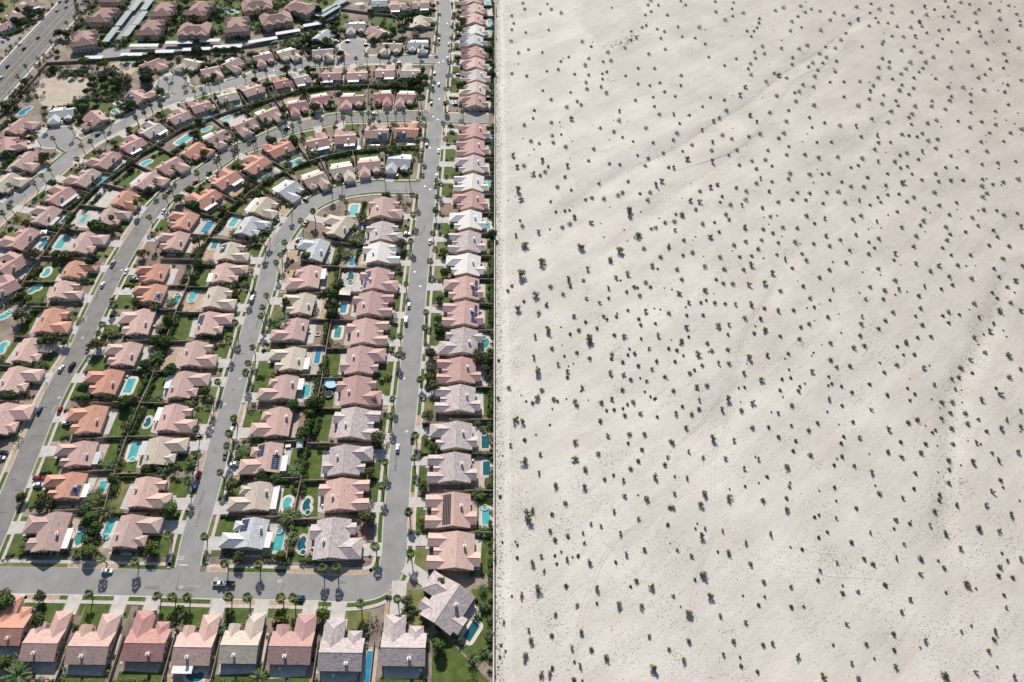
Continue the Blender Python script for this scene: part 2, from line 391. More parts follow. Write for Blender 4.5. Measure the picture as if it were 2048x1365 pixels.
def build_roads():
    for ri, (k, P) in enumerate(ROADS.items()):
        b = MB(); hw = RW[k]
        ribbon(b, P, hw, -hw, .02 + .004 * ri)
        if k in BULB:
            c, r = BULB[k]; n = len(b.v)
            b.face([(c.x + r * math.cos(t), c.y + r * math.sin(t), .05 + .004 * ri) for t in (2 * math.pi * i / 40 for i in range(40))])
        struct(link('road', b.mesh('road', RMAT[k])))
        # gutter, kerb, verge and pavement on both sides
        for s in (1, -1):
            for off0, off1, m, z, nm in ((hw - .32, hw, 'kerb', .05, 'gutter'), (hw, hw + .22, 'kerb', .15, 'kerb'), (hw + .22, hw + 2.0, None, .11, 'verge'), (hw + 2.0, hw + 3.4, 'sidewalk', .14, 'pavement')):
                mid = (off0 + off1) / 2
                O = offset(P, s * mid)
                keep = [clear_of_roads(p, k, .6) for p in O]
                if k in 'UVY': keep = [kk and (p - BULB[k][0]).length > BULB[k][1] + .3 for kk, p in zip(keep, O)]
                for rn in runs(list(range(len(P))), keep):
                    idx = rn; Q = [P[i] for i in idx]
                    if nm == 'verge':
                        # green or dry stretches about a lot long
                        st = 0
                        while st < len(Q) - 1:
                            ln = RND.randint(7, 11); seg = Q[st:st + ln + 1]; st += ln
                            if len(seg) < 2: break
                            b = MB(); ribbon(b, seg, s * off0, s * off1, z, 0)
                            struct(link('verge', b.mesh('verge', RND.choice(['lawn', 'lawn', 'lawn', 'lawn_dry', 'gravel_tan']) if k != 'D' else RND.choice(['lawn', 'gravel_tan', 'gravel_brown', 'sidewalk']))))
                    else:
                        b = MB(); ribbon(b, Q, s * off0, s * off1, z, 0 if nm != 'gutter' else None)
                        struct(link(nm, b.mesh(nm, m)))
    for k, (c, r) in BULB.items():                          # kerb and pavement around the cul-de-sac heads
        for r0, r1, z, m, nm in ((r, r + .22, .15, 'kerb', 'kerb'), (r + .22, r + 1.9, .14, 'sidewalk', 'pavement')):
            N = 56; keep = []
            for i in range(N + 1):
                t = 2 * math.pi * i / N; p = c + Vector((math.cos(t), math.sin(t), 0)) * (r + 1)
                keep.append(all(near_road(p, q)[0] > RW[q] + .8 for q in ROADS))
            for rn in runs(list(range(N + 1)), keep):
                b = MB()
                for i in rn:
                    t = 2 * math.pi * i / N; d = Vector((math.cos(t), math.sin(t), 0))
                    p, q = c + d * r0, c + d * r1; b.v += [(p.x, p.y, z), (q.x, q.y, z), (p.x, p.y, 0)]
                for i in range(len(rn) - 1):
                    k0 = 3 * i; b.f += [(k0, k0 + 1, k0 + 4, k0 + 3), (k0, k0 + 3, k0 + 5, k0 + 2)]
                struct(link(nm, b.mesh(nm, m)))
    # cracks in the old asphalt
    for rk in 'CA':
        P = ROADS[rk]
        for _ in range(75 if rk == 'C' else 26):
            i = RND.randint(2, len(P) - 3); p = P[i]
            if rk == 'A' and p.x > -65: continue
            t = (P[i + 1] - P[i - 1]).normalized(); n = Vector((-t.y, t.x, 0)); b = MB()
            a = RND.uniform(-5, 2); L = RND.uniform(3, 9); q = p + n * a; pts = []
            dirv = n if RND.random() < .6 else t
            for j in range(5): pts.append(q + dirv * (L * j / 4) + (t if dirv is n else n) * RND.uniform(-.35, .35))
            pts = [x for x in pts if near_road(x, rk)[0] < RW[rk] - .5]
            if len(pts) < 2: continue
            ribbon(b, pts, .07, -.07, .058)
            struct(link('asphalt_crack', b.mesh('asphalt_crack', 'asphalt_seam')))
    for rk in 'ABCD':
        P = ROADS[rk]
        for _ in range(22):
            i = RND.randint(3, len(P) - 6); L_ = RND.randint(2, 5); q = P[i:i + L_]
            a = RND.uniform(-RW[rk] + .6, RW[rk] - 2.4); b = MB(); ribbon(b, q, a + RND.uniform(.6, 1.6), a, .055 + .002 * (_ % 5)); struct(link('asphalt_patch', b.mesh('asphalt_patch', RND.choice(['asphalt_patch_dark', 'asphalt_patch_dark', 'asphalt_patch_pale']))))
    # the wide avenue in the far corner
    L1, L2, R1, R2 = G(0, 133), G(125, 0), G(0, 207), G(182, 0)
    dl, dr = (L2 - L1).normalized(), (R2 - R1).normalized(); d = ((dl + dr) / 2).normalized(); n = Vector((d.y, -d.x, 0))
    width = ((R1 - L1).dot(n) + (R2 - L2).dot(n)) / 2
    o = L1 + d * 0
    at = lambda t, f, z: (o.x + d.x * t + n.x * width * f, o.y + d.y * t + n.y * width * f, z)
    def strip(name, f0, f1, z, m, t0=-160, t1=420):
        b = MB(); b.face([at(t0, f1, z), at(t1, f1, z), at(t1, f0, z), at(t0, f0, z)]); return struct(link(name, b.mesh(name, m)))
    strip('avenue', 0, 1, .03, 'asphalt_avenue')
    for f in (-.02, 1.02):
        b = MB(); b.prism([at(-160, f - .006, 0)[:2], at(-160, f + .006, 0)[:2], at(420, f + .006, 0)[:2], at(420, f - .006, 0)[:2]][::-1], 0, .16); struct(link('kerb', b.mesh('kerb', 'kerb')))
    strip('pavement', -.10, -.028, .12, 'sidewalk'); strip('pavement', 1.028, 1.10, .12, 'sidewalk')
    lw = .16 / width
    for f in (.37, .385, .58, .595): strip('lane_marking', f - lw / 2, f + lw / 2, .036, 'yellow_line')
    for f in (.055, .935, .89): strip('lane_marking', f - lw / 2, f + lw / 2, .036, 'white_line')
    for f in (.2, .76):
        for j in range(34):
            strip('lane_marking', f - lw / 2, f + lw / 2, .036, 'white_line', -100 + j * 12, -96 + j * 12)
    return d, n, width, o
AVE = build_roads()
def painted_lines():
    b = MB(); p = G(357, 1130); q = G(376, 1131)
    t = (q - p).normalized(); n = Vector((-t.y, t.x, 0)) * .22
    b.face([p - n + Vector((0, 0, .06)), q - n + Vector((0, 0, .06)), q + n + Vector((0, 0, .06)), p + n + Vector((0, 0, .06))])
    struct(link('stop_line', b.mesh('stop_line', 'white_line')))
    cu = bpy.data.curves.new('stop_lettering', 'FONT'); cu.body = 'STOP'; cu.size = 1.9; cu.align_x = 'CENTER'; cu.align_y = 'CENTER'; cu.materials.append(MAT['white_line'])
    o = bpy.data.objects.new('stop_lettering', cu); COL.objects.link(o); c = G(359, 1116); o.location = (c.x, c.y, .062); o.scale = (.9, 1.35, 1)
    t = (G(376, 1134) - G(400, 1033)); o.rotation_euler = (0, 0, math.atan2(t.y, t.x) - math.pi / 2); struct(o)
painted_lines()

# ------------------------------------------------------------------ rows of houses: pixel of the main ridge's middle, plan, roof colour, extras
# extras: s solar on rear slope, f solar on front slope, t long dark solar strip, c patio cover white, y patio cover grey, l back lawn, p back paving, w tile vents, x gravel front, d dry lawn, 2 two-storey
ROWS = {}
ROWS['R1'] = dict(road='A', phrase='row along the desert wall', h='913,1099,a,P,l 907,1018,a,P,t 909,933,a,M,p 913,869,b,M,l 920,795,a,M,l 922,738,a,R,p 927,680,B,M,p 930,625,a,D,sl 932,574,b,P,sl 935,527,b,W,l 937,481,a,M,d 940,438,b,W,p 945,399,b,R,x 945,363,a,W,p 947,326,b,M,d 948,292,a,R,p 951,260,a,R,p 951,200,b,R,px 952,175,B,C,l 954,150,a,M,l 951,125,b,P,l 952,103,a,R,l 949,79,a,G,l 952,59,a,W,p 949,36,b,P,p 951,16,a,P,p 945,-5,a,P,p')
ROWS['R2'] = dict(road='A', phrase='left row of the straight street', h='663,1075,b,M,x 681,987,a,P,l 688,918,B,M,l 706,844,a,M,l 711,779,b,R,l 719,718,B,D,d 729,661,a,P,p 740,605,a,D,p 752,556,b,D,sp 758,503,a,W,p 763,461,b,M,p 765,413,b,A,x')
ROWS['BE'] = dict(road='B', phrase='right row of the inner curved street', h='502,1064,D,G,fcp 514,990,D,C,cl 535,913,D,P,fsc 555,841,D,P,p 568,772,D,A,cp 584,715,C,C,cp 590,656,D,A,p 605,605,C,C,p 618,551,D,P,cx 632,497,C,G,lx 681,450,C,C,px')
ROWS['BW'] = dict(road='B', phrase='left row of the inner curved street', h='254,1060,D,A,p 285,982,C,P,d 313,900,D,C,y 341,833,C,P,c 361,767,D,A,cd 385,705,C,A,p 413,644,D,P,sd 428,592,C,C,p 446,543,D,P,cl 456,500,C,C,sp 495,449,D,G,p 522,409,C,C,cx 575,374,C,G,cd 628,354,D,A,cx 683,336,D,C,cx 738,325,C,A,cx 798,319,C,G,cd')
ROWS['CE'] = dict(road='C', phrase='right row of the second curved street', h='99,1061,C,A,cl 136,969,C,T,fcp 159,905,C,P,yl 180,836,C,T,l 213,761,C,T,l 251,705,C,P,p 279,641,C,P,l 305,584,C,T,fp 310,543,C,T,p 351,479,C,P,x 369,438,C,T,pl 411,394,D,T,cl 451,356,C,T,c 512,327,C,T,p 560,295,D,T,l 635,281,C,R,cl 690,273,D,R,cl 753,262,D,P,fx 813,260,C,T,fx')
ROWS['CW'] = dict(road='C', phrase='left row of the second curved street', h='0,835,D,P,l 23,756,D,P,x 51,697,D,P,l 95,638,C,T,l 120,577,C,P,x 144,536,D,T,l 164,482,D,A,p 214,430,D,A,p 245,394,C,T,p 291,358,D,P,yl 338,326,D,R,l 385,297,D,T,l 433,270,C,A,c 488,246,C,A,p 536,224,D,A,c 594,207,C,X,c 640,195,C,X,c 704,194,C,R,cl 765,189,D,X,cl 811,190,C,R,cl')
ROWS['DE'] = dict(road='D', phrase='right row of the third curved street', h='4,573,C,R,l 23,526,C,R,p 43,474,D,R,p 90,428,C,A,yl 119,388,C,R,yl 170,352,D,A,l 212,317,D,R,p 265,286,C,R,c 303,257,C,M,c 358,231,C,A,p 402,210,D,R,p 455,190,C,C,p 505,177,D,P,l 562,163,D,X,l 603,155,D,M,c 662,148,C,R,c 714,147,D,P,c 770,142,C,P,c 821,143,D,C,l')
ROWS['DW'] = dict(road='D', phrase='left row of the third curved street', h='7,361,D,C,p 46,317,C,A,x 420,138,D,P,p 464,123,C,A,cd 526,111,C,R,cl 574,103,D,C,cx 645,101,D,M,p 783,89,C,C,x 836,86,D,G,cl')
ROWS['DC'] = dict(road=None, phrase='cul-de-sac house group', h='10,287,C,R,x,115,275 33,248,D,R,x,115,275 122,222,C,G,cl,118,268 192,231,D,R,l,120,275 273,190,C,R,fl,344,167 301,125,D,R,x,344,167 381,123,C,C,d,344,167 645,68,C,G,l,709,93 712,49,C,M,cl,709,93 753,59,D,P,fl,709,93')
ROWS['AN'] = dict(road='A', phrase='far left row of straight street', h='840,40,D,C,l')
ROWS['TN'] = dict(road=None, phrase='top edge row beyond curved walls', h='841,7,C,A,cl,841,-25 796,10,D,P,cl,796,-20 758,3,C,G,l,758,-25')
ROWS['AV'] = dict(road=None, phrase='group across the wide avenue', h='55,8,D,A,cd,20,-20 25,30,C,A,l,-20,10 8,49,D,R,x,-30,30')
ROWS['K'] = dict(road=None, phrase='bottom street corner', h='895,1208,b,M,lp,798,1149')
ROWS['SS'] = dict(road='A', phrase='bottom row of houses', h='12,1256,D,T,p 80,1287,C,P,p 176,1293,C,P,l 289,1287,D,X,l 385,1295,C,P,cp 478,1291,C,C,l 580,1293,C,R,l 681,1306,D,M,p 806,1296,D,M,l')
HOUSES = []
for rk, r in ROWS.items():
    for i, it in enumerate(r['h'].split()):
        f = it.split(',')
        P = G(float(f[0]), float(f[1]), 4.6); P.z = 0
        h = dict(row=rk, i=i, P=P, plan=f[2], col=f[3], ex=f[4] if len(f) > 4 else '', u=float(f[0]), v=float(f[1]))
        if len(f) > 6:
            Q = G(float(f[5]), float(f[6])); h['dist'] = max(16.0, (Q - P).length - 4)
            if rk in ('TN', 'AV'): h['dist'] = 22
        else:
            d, Q = near_road(P, r['road']); h['dist'] = d
        h['front'] = (Q - P).normalized()
        if rk == 'SS': h['front'] = Vector((.012, 1, 0)).normalized(); h['dist'] = abs(h['dist'] / max(.5, h['front'].dot((Q - P).normalized())))
        if rk == 'R2' and i == 0: h['front'] = Vector((1, .03, 0)).normalized(); h['dist'] = 26.5
        if rk in ('BE', 'BW', 'CE') and i == 0: h['front'] = None
        if h['front'] is None:
            t = G(375, 1110) - G(400, 1033); t.normalize(); h['front'] = Vector((-t.y, t.x, 0)) * (1 if rk == 'BW' else -1)
            if rk == 'CE': t = (G(-5, 1055) - G(58, 905)).normalized(); h['front'] = Vector((t.y, -t.x, 0))
            Qr = min(ROADS[r['road']], key=lambda q: abs((q - P).dot(Vector((-h['front'].y, h['front'].x, 0)))) + (0 if (q - P).dot(h['front']) > 0 else 999)); h['dist'] = (Qr - P).dot(h['front'])
        h['a'] = math.atan2(h['front'].y, h['front'].x) - math.pi / 2
        h['right'] = Vector((h['front'].y, -h['front'].x, 0))
        HOUSES.append(h)
    n = len(r['h'].split())
for a in HOUSES:
    dm = min([(a['P'] - b['P']).length for b in HOUSES if b is not a and b['row'] == a['row']] or [99])
    a['sx'] = max(.66, min(1.04, (dm - (2.6 if a['row'][0] in 'RS' else 3.6)) / 17.4))
def href(h):
    r = ROWS[h['row']]
    if h['row'] == 'K': return 'house at the bottom street corner'
    n = h['i'] + 1
    if h['row'] in ('DC', 'AV', 'TN'): return '%s house, counted from left, in %s' % (ORD[n], r['phrase'])
    if h['row'] == 'AN': return 'house in ' + r['phrase']
    if h['row'] == 'SS': return '%s house from left in %s' % (ORD[n], 'bottom row')
    return '%s house up the %s' % (ORD[n], r['phrase'])
def sref(h):                                               # shorter
    return href(h).replace(' the ', ' ').replace(', counted from left,', '').replace(' house group', '')

# plans: main (x0,x1,y0,y1), wings (x0,x1,yinner,youter,hip)   x along the street, y towards it
PLANS = {
    'a': dict(main=(-8.2, 8.2, -7, 7), wings=[(2.6, 8.1, 0, 12.2, 0), (-8.1, -2.8, 0, 12.0, 0), (-6.4, -.6, 0, -9.8, 0)], porch=(-1.6, 1.2, 7, 9.4), ch=(1.6, -3.4), gar=(3.2, 7.4, 12.2)),
    'b': dict(main=(-8.2, 8.2, -7, 7), wings=[(.2, 8.1, 0, 12.6, 1), (-6.6, -2.6, 0, 9.4, 0), (-6.4, -.6, 0, -9.4, 0)], porch=None, ch=(1.4, -3.2), gar=(1.6, 6.8, 12.6)),
    'C': dict(main=(-7.9, 7.9, -5.6, 5.6), wings=[(.6, 7.8, 0, 12.4, 1), (-6.8, -2.6, 0, 8.2, 0)], porch=None, ch=(-1.5, -3.6), gar=(1.6, 6.8, 12.4)),
    'D': dict(main=(-7.9, 7.9, -5.6, 5.6), wings=[(-7.8, -.4, 0, 12.6, 1), (2.0, 6.6, 0, 8.4, 1)], porch=None, ch=(2.5, -3.8), gar=(-6.8, -1.4, 12.6)),
}
def mirror(pl):
    q = dict(pl); mx = lambda t: (-t[1], -t[0]) + tuple(t[2:])
    q['wings'] = [mx(x) for x in pl['wings']]; q['porch'] = mx(pl['porch']) if pl['porch'] else None
    q['ch'] = (-pl['ch'][0], pl['ch'][1]); q['gar'] = mx(pl['gar']); return q
PLANS['A'] = mirror(PLANS['a']); PLANS['B'] = mirror(PLANS['b'])
PITCH, EAVE, OV = .36, 2.75, .55
def gable(br, bw, bc, x0, x1, y0, y1, axis, eave, hips=(0, 0), pitch=PITCH):
    # roof solid, wall solid with gable tops, ridge caps; ridge along 'x' or 'y'
    def T(p): return p if axis == 'x' else (p[1], p[0], p[2])
    if axis == 'y': x0, x1, y0, y1 = y0, y1, x0, x1
    if x0 > x1: x0, x1 = x1, x0; hips = hips[::-1]
    hs = (y1 - y0) / 2; cy = (y0 + y1) / 2
    X0, X1, Y0, Y1 = x0 - OV, x1 + OV, y0 - OV, y1 + OV
    ez = eave - OV * pitch; rz = eave + hs * pitch; th = .2
    r0 = X0 + (hs + OV) * hips[0] * 1.0; r1 = X1 - (hs + OV) * hips[1] * 1.0
    n = len(br.v)
    V = [(X0, Y0, ez), (X1, Y0, ez), (X1, Y1, ez), (X0, Y1, ez), (r0, cy, rz), (r1, cy, rz)]
    br.v += [T(p) for p in V] + [T((p[0], p[1], p[2] - th)) for p in V]
    fl = [(0, 1, 5, 4), (2, 3, 4, 5), (1, 2, 5), (3, 0, 4)]
    if not hips[1]: fl[2] = None
    if not hips[0]: fl[3] = None
    for f in fl:
        if f: br.f.append(tuple(n + i for i in f)); br.f.append(tuple(n + 6 + i for i in f[::-1]))
    edges = [(0, 1), (2, 3)] + ([(1, 2)] if hips[1] else [(1, 5), (5, 2)]) + ([(3, 0)] if hips[0] else [(3, 4), (4, 0)])
    for a, b in edges: br.f.append((n + a, n + 6 + a, n + 6 + b, n + b))
    # walls
    n = len(bw.v); top = eave - .12
    W = [(x0, y0, 0), (x1, y0, 0), (x1, y1, 0), (x0, y1, 0), (x0, y0, top), (x1, y0, top), (x1, y1, top), (x0, y1, top), (x0, cy, rz - .25), (x1, cy, rz - .25)]
    bw.v += [T(p) for p in W]
    bw.f += [tuple(n + i for i in f) for f in ((0, 1, 5, 4), (2, 3, 7, 6))]
    bw.f.append(tuple(n + i for i in ((1, 2, 6, 9, 5) if not hips[1] else (1, 2, 6, 5))))
    bw.f.append(tuple(n + i for i in ((3, 0, 4, 8, 7) if not hips[0] else (3, 0, 4, 7))))
    # ridge caps
    def cap(p, q):
        p, q = Vector(p), Vector(q); d = (q - p).normalized(); s = d.cross(Vector((0, 0, 1))).normalized() * .17; u = Vector((0, 0, .07))
        m = len(bc.v)
        for e in (p, q): bc.v += [T(tuple(e - s - u * .3)), T(tuple(e + u)), T(tuple(e + s - u * .3))]
        bc.f += [(m, m + 1, m + 4, m + 3), (m + 1, m + 2, m + 5, m + 4), (m, m + 2, m + 1), (m + 3, m + 4, m + 5)]
    cap(V[4], V[5])
    if hips[1]: cap(V[1], V[5]); cap(V[2], V[5])
    if hips[0]: cap(V[0], V[4]); cap(V[3], V[4])
HMESH = {}
def house_mesh(plan, col):
    key = plan + col
    if key in HMESH: return HMESH[key]
    p = PLANS[plan]; br, bw, bc = MB(), MB(), MB()
    x0, x1, y0, y1 = p['main']
    gable(br, bw, bc, x0, x1, y0, y1, 'x', EAVE)
    for wi, (a, b, yi, yo, hip) in enumerate(p['wings']):
        e = EAVE - .04 - .03 * wi
        if yo > 0: gable(br, bw, bc, a, b, yi, yo, 'y', e, (0, hip))
        else: gable(br, bw, bc, a, b, yo, yi, 'y', e, (0, 0))
    if p['porch']:
        a, b, c, d = p['porch']; gable(br, bw, bc, a, b, c - 5, d, 'y', EAVE - .2, (0, 0))
    HMESH[key] = (br.mesh('roof', 'roof_' + col), bw.mesh('wall', 'stucco'), bc.mesh('ridge_cap', 'ridge_' + col))
    return HMESH[key]
SM = {}
def shared(key, fn):
    if key not in SM: SM[key] = fn()
    return SM[key]
def m_chimney():
    b = MB(); b.box(-.55, .55, -.45, .45, -1.6, .95); b.box(-.7, .7, -.6, .6, .95, 1.1); return b.mesh('chimney', 'white_paint')
def m_chimcap():
    b = MB(); b.box(-.28, .28, -.22, .22, 1.1, 1.42); return b.mesh('chimney_cap', 'metal_grey')
def m_vent():
    b = MB(); b.tube([Vector((0, 0, -.3)), Vector((0, 0, .35))], [.13, .13], 6); return b.mesh('roof_vent', 'metal_grey')
def m_panel():
    b = MB(); b.box(-.5, .5, -.82, .82, 0, .05); return b.mesh('solar_panel', 'solar')
def m_panelframe():
    b = MB()
    for s in (-1, 1): b.box(s * .53 - .03, s * .53 + .03, -.86, .86, -.02, .06)
    for s in (-1, 1): b.box(-.5, .5, s * .845 - .02, s * .845 + .02, -.02, .06)
    return b.mesh('panel_frame', 'solar_frame')
def m_window(wd, ht):
    b = MB(); b.box(-wd / 2 - .1, wd / 2 + .1, -.03, .04, -.1, 0); b.box(-wd / 2 - .1, wd / 2 + .1, -.03, .04, ht, ht + .1)
    for s in (-1, 1): b.box(s * (wd / 2 + .05) - .05, s * (wd / 2 + .05) + .05, -.03, .04, 0, ht)
    return b.mesh('window', 'white_paint')
def m_pane(wd, ht):
    b = MB(); b.box(-wd / 2, wd / 2, -.02, .015, 0, ht); return b.mesh('pane', 'glass_dark')
def m_garage(wd):
    b = MB()
    for k in range(4): b.box(-wd / 2, wd / 2, -.05, .05, .55 * k, .55 * k + .52)
    return b.mesh('garage_door', 'garage')
def m_ac():
    b = MB(); b.box(-.5, .5, -.5, .5, 0, .8); b.tube([Vector((0, 0, .8)), Vector((0, 0, .9))], [.4, .38], 8); return b.mesh('air_conditioner', 'white_paint')
def add_window(parent, x, y, z, rz, wd=1.3, ht=1.1):
    wn = link('window', shared(('w', wd, ht), lambda: m_window(wd, ht)), parent, (x, y, z), rz)
    link('pane', shared(('p', wd, ht), lambda: m_pane(wd, ht)), wn)
    return wn
def solar(parent, roof_y_sign, cx, rows, cols, y0, eave, hs):
    # panels lie on a main-roof slope; slope angle from the pitch
    ang = math.atan(PITCH)
    for r in range(rows):
        for c in range(cols):
            s = y0 + r * 1.74
            y = roof_y_sign * (hs - s * math.cos(ang)); z = eave + s * math.sin(ang) + .16
            o = link('solar_panel', shared('sp', m_panel), parent, (cx + (c - (cols - 1) / 2) * 1.1, y, z))
            o.rotation_euler = (-ang * roof_y_sign, 0, 0)
            link('panel_frame', shared('spf', m_panelframe), o)
def add_house(h):
    e = link('house', None, None, h['P'], h['a'], (h['sx'], 1, 1))
    cname = ROOF[h['col']][0]
    r = ROWS[h['row']]; n = h['i'] + 1
    feat = ''
    if 's' in h['ex'] or 'f' in h['ex'] or 't' in h['ex']: feat = ' solar-panelled'
    if h['row'] == 'K': lab = 'mauve grey tiled house turned diagonally at the bottom street corner beside the desert wall'
    else: lab = '%s%s roofed house, %s' % (cname, feat, sref(h).replace(' house', '', 1))
    tag(e, lab, 'house', 'tile-roofed houses')
    roof, wall, caps = house_mesh(h['plan'], h['col'])
    link('wall', wall, e)
    ro = link('roof', roof, e); link('ridge_cap', caps, ro)
    p = PLANS[h['plan']]; x0, x1, y0, y1 = p['main']; hs = (y1 - y0) / 2
    cx, cy = p['ch']; cz = EAVE + (hs - abs(cy)) * PITCH
    c = link('chimney', shared('ch', m_chimney), ro, (cx, cy, cz + .3)); link('chimney_cap', shared('chc', m_chimcap), ro, (cx, cy, cz + .3))
    for _ in range(3):
        vx, vy = RND.uniform(x0 + 1, x1 - 1), RND.uniform(-hs + .8, hs - 1)
        link('roof_vent', shared('rv', m_vent), ro, (vx, vy, EAVE + (hs - abs(vy)) * PITCH))
    gx0, gx1, gy = p['gar']; gw = gx1 - gx0
    link('garage_door', shared(('g', gw), lambda: m_garage(gw)), e, ((gx0 + gx1) / 2, gy + .06, .05))
    for (wx, wy, rz) in ((x0 - .02, 2.2, -math.pi / 2), (x0 - .02, -1.2, -math.pi / 2), (x0 - .02, -3.4, -math.pi / 2), (x1 + .02, 2.2, math.pi / 2), (x1 + .02, -1.2, math.pi / 2), (x1 + .02, -3.4, math.pi / 2)):
        add_window(e, wx, wy, 1.0, rz)
    for wx in (-5.2, -1.8, 3.2): add_window(e, wx, y0 - .02, 1.0, 0, 1.8, 1.3)
    if 'c' in h['ex'] or 'y' in h['ex']:
        m = 'patio_white' if 'c' in h['ex'] else 'patio_grey'
        b = MB(); k = RND.randint(0, 2); a0, a1 = ((x0 + .5, x1 - .8), (x0 + .5, 1.5), (-1, x1 - .6))[k]
        b.box(a0, a1, y0 - 3.4, y0 - .62, 2.35, 2.5); pc = link('patio_cover', b.mesh('patio_cover', m), e)
        for px in (a0 + .3, (a0 + a1) / 2, a1 - .3):
            b = MB(); b.box(px - .1, px + .1, y0 - 3.3, y0 - 3.1, 0, 2.35); link('post', b.mesh('post', m), e)
    if 's' in h['ex']:
        solar(e, -1, -2.6, 2, 7, 1.0, EAVE, hs)
        if hs > 6: solar(e, -1, 4.5, 1, 4, 1.2, EAVE, hs)
    if 'f' in h['ex']: solar(e, 1 if h['row'] not in ('CE', 'DC') else -1, {'C': -3.2, 'D': 4.3}.get(h['plan'], 0), 2, 6, .9, EAVE, hs)
    if 't' in h['ex']:
        b = MB()
        for k in range(5): b.box(x0 + .5, x1 - .5, 1.2 + k * .75, 1.8 + k * .75, EAVE + (hs - 1.2 - k * .75) * PITCH + .02, EAVE + (hs - 1.2 - k * .75) * PITCH + .1)
        link('solar_strip', b.mesh('solar_strip', 'black_mat'), e)
    if RND.random() < .5: link('air_conditioner', shared('ac', m_ac), e, (RND.uniform(x0 + 1, x1 - 1), y0 - 1.4, 0) if 'c' not in h['ex'] and 'y' not in h['ex'] else (x1 + 1.0, -2.5, 0))
    h['obj'] = e
for h in HOUSES: add_house(h)

# ------------------------------------------------------------------ yard walls
REAR = {
    'W1': ('574,1120 587,1040 606,946 617,880 643,770 655,690 667,625 683,535', 'between inner curved and straight streets'),
    'W2': ('180,1112 203,1048 225,970 246,905 259,869 280,815 295,785 315,733 333,685 355,623 377,574 400,513 426,467 449,436 475,408 510,382 550,356 573,346 635,321 700,306 767,299 838,295', 'between second and inner curved streets'),
    'W3': ('28,605 58,554 90,510 120,467 164,410 190,383 220,359 253,337 283,313 312,293 336,279 369,260 439,233 470,222 516,209 567,194 608,182 669,177 726,174 800,174 852,170', 'between third and second curved streets'),
    'W4': ('94,129 150,126 219,120 275,115 331,110 368,106 410,104 470,98 500,94 540,82 584,67 643,49 677,34 682,12 690,-15', 'below the apartment carports'),
    'W5': ('-20,258 10,227 57,175 94,130', 'beside the wide avenue'),
    'W6': ('682,21 748,30 792,37 804,57 865,60', 'behind the far cul-de-sac'),
    'W7': ('-20,372 60,345 88,322', 'beside the third curved street'),
}
def wall_mesh(name, P, th, ht, m='block_wall', z0=0.0):
    b = MB(); A, B = offset(P, th / 2), offset(P, -th / 2); n = len(b.v)
    for p, q in zip(A, B): b.v += [(p.x, p.y, z0), (p.x, p.y, ht), (q.x, q.y, ht), (q.x, q.y, z0)]
    for i in range(len(P) - 1):
        k = n + 4 * i
        for a, c in ((0, 1), (1, 2), (2, 3)): b.f.append((k + a, k + 4 + a, k + 4 + c, k + c))
    b.f += [(n, n + 1, n + 2, n + 3), (n + 4 * len(P) - 1, n + 4 * len(P) - 2, n + 4 * len(P) - 3, n + 4 * len(P) - 4)]
    return b.mesh(name, m)
RW_PTS = {}
for k, (s, ph) in REAR.items():
    P = smooth([G(*q) for q in poly(s)], 4); RW_PTS[k] = P
    tag(link('block_wall', wall_mesh('block_wall', P, .3, 1.85)), kind='thing', label='long tan block wall running behind the yards ' + ph, cat='wall', group='block walls')
P = [Vector((WALLX(y) - .3, y, 0)) for y in range(-60, 800, 6)]
dw = link('desert_wall', None); tag(dw, 'long straight brown block wall dividing the houses from the white desert', 'wall')
link('wall_course', wall_mesh('wall_course', P, .35, 1.9), dw); link('wall_cap', wall_mesh('wall_cap', P, .5, 2.02, 'coping', 1.9), dw)
def ray_rear(M, d, lim=30):
    best = None
    for k, P in RW_PTS.items():
        for a, b in zip(P, P[1:]):
            e = b - a; den = d.x * e.y - d.y * e.x
            if abs(den) < 1e-6: continue
            t = ((a.x - M.x) * e.y - (a.y - M.y) * e.x) / den; s = ((a.x - M.x) * d.y - (a.y - M.y) * d.x) / den
            if 0 <= s <= 1 and 1 < t < lim and (best is None or t < best): best = t
    if d.x > .3:
        t = (WALLX(M.y) - .5 - M.x) / d.x
        if 1 < t < lim and (best is None or t < best): best = t
    return best
BYROW = {}
for h in HOUSES: BYROW.setdefault(h['row'], []).append(h)
for rk, hs_ in BYROW.items():
    for a, b in zip(hs_, hs_[1:]):
        if (a['P'] - b['P']).length > 30 or rk in ('TN', 'AV'): continue
        M = (a['P'] + b['P']) / 2; d = -(a['front'] + b['front']).normalized()
        if not clear_of_roads(M, None, 3): continue
        t = ray_rear(M, d) or 15.0
        Q = [M - d * 4.5, M + d * (t - .3)]
        a['rear'] = b['rear'] = t
        nm = sref(a).replace(' house', '', 1).replace(ORD[a['i'] + 1], '', 1)
        tag(link('block_wall', wall_mesh('block_wall', Q, .25, 1.75)), kind='thing', label='yard wall between %s and %s houses%s' % (ORD[a['i'] + 1], ORD[b['i'] + 1], nm), cat='wall', group='block walls')

# ------------------------------------------------------------------ pools
POOLS = []
def pools(tile, s):
    for u, v, L, sh, c in [(r[0], r[1], r[2], r[3], r[4]) for r in parse(tile, s)]: POOLS.append((u, v, L, sh, c))
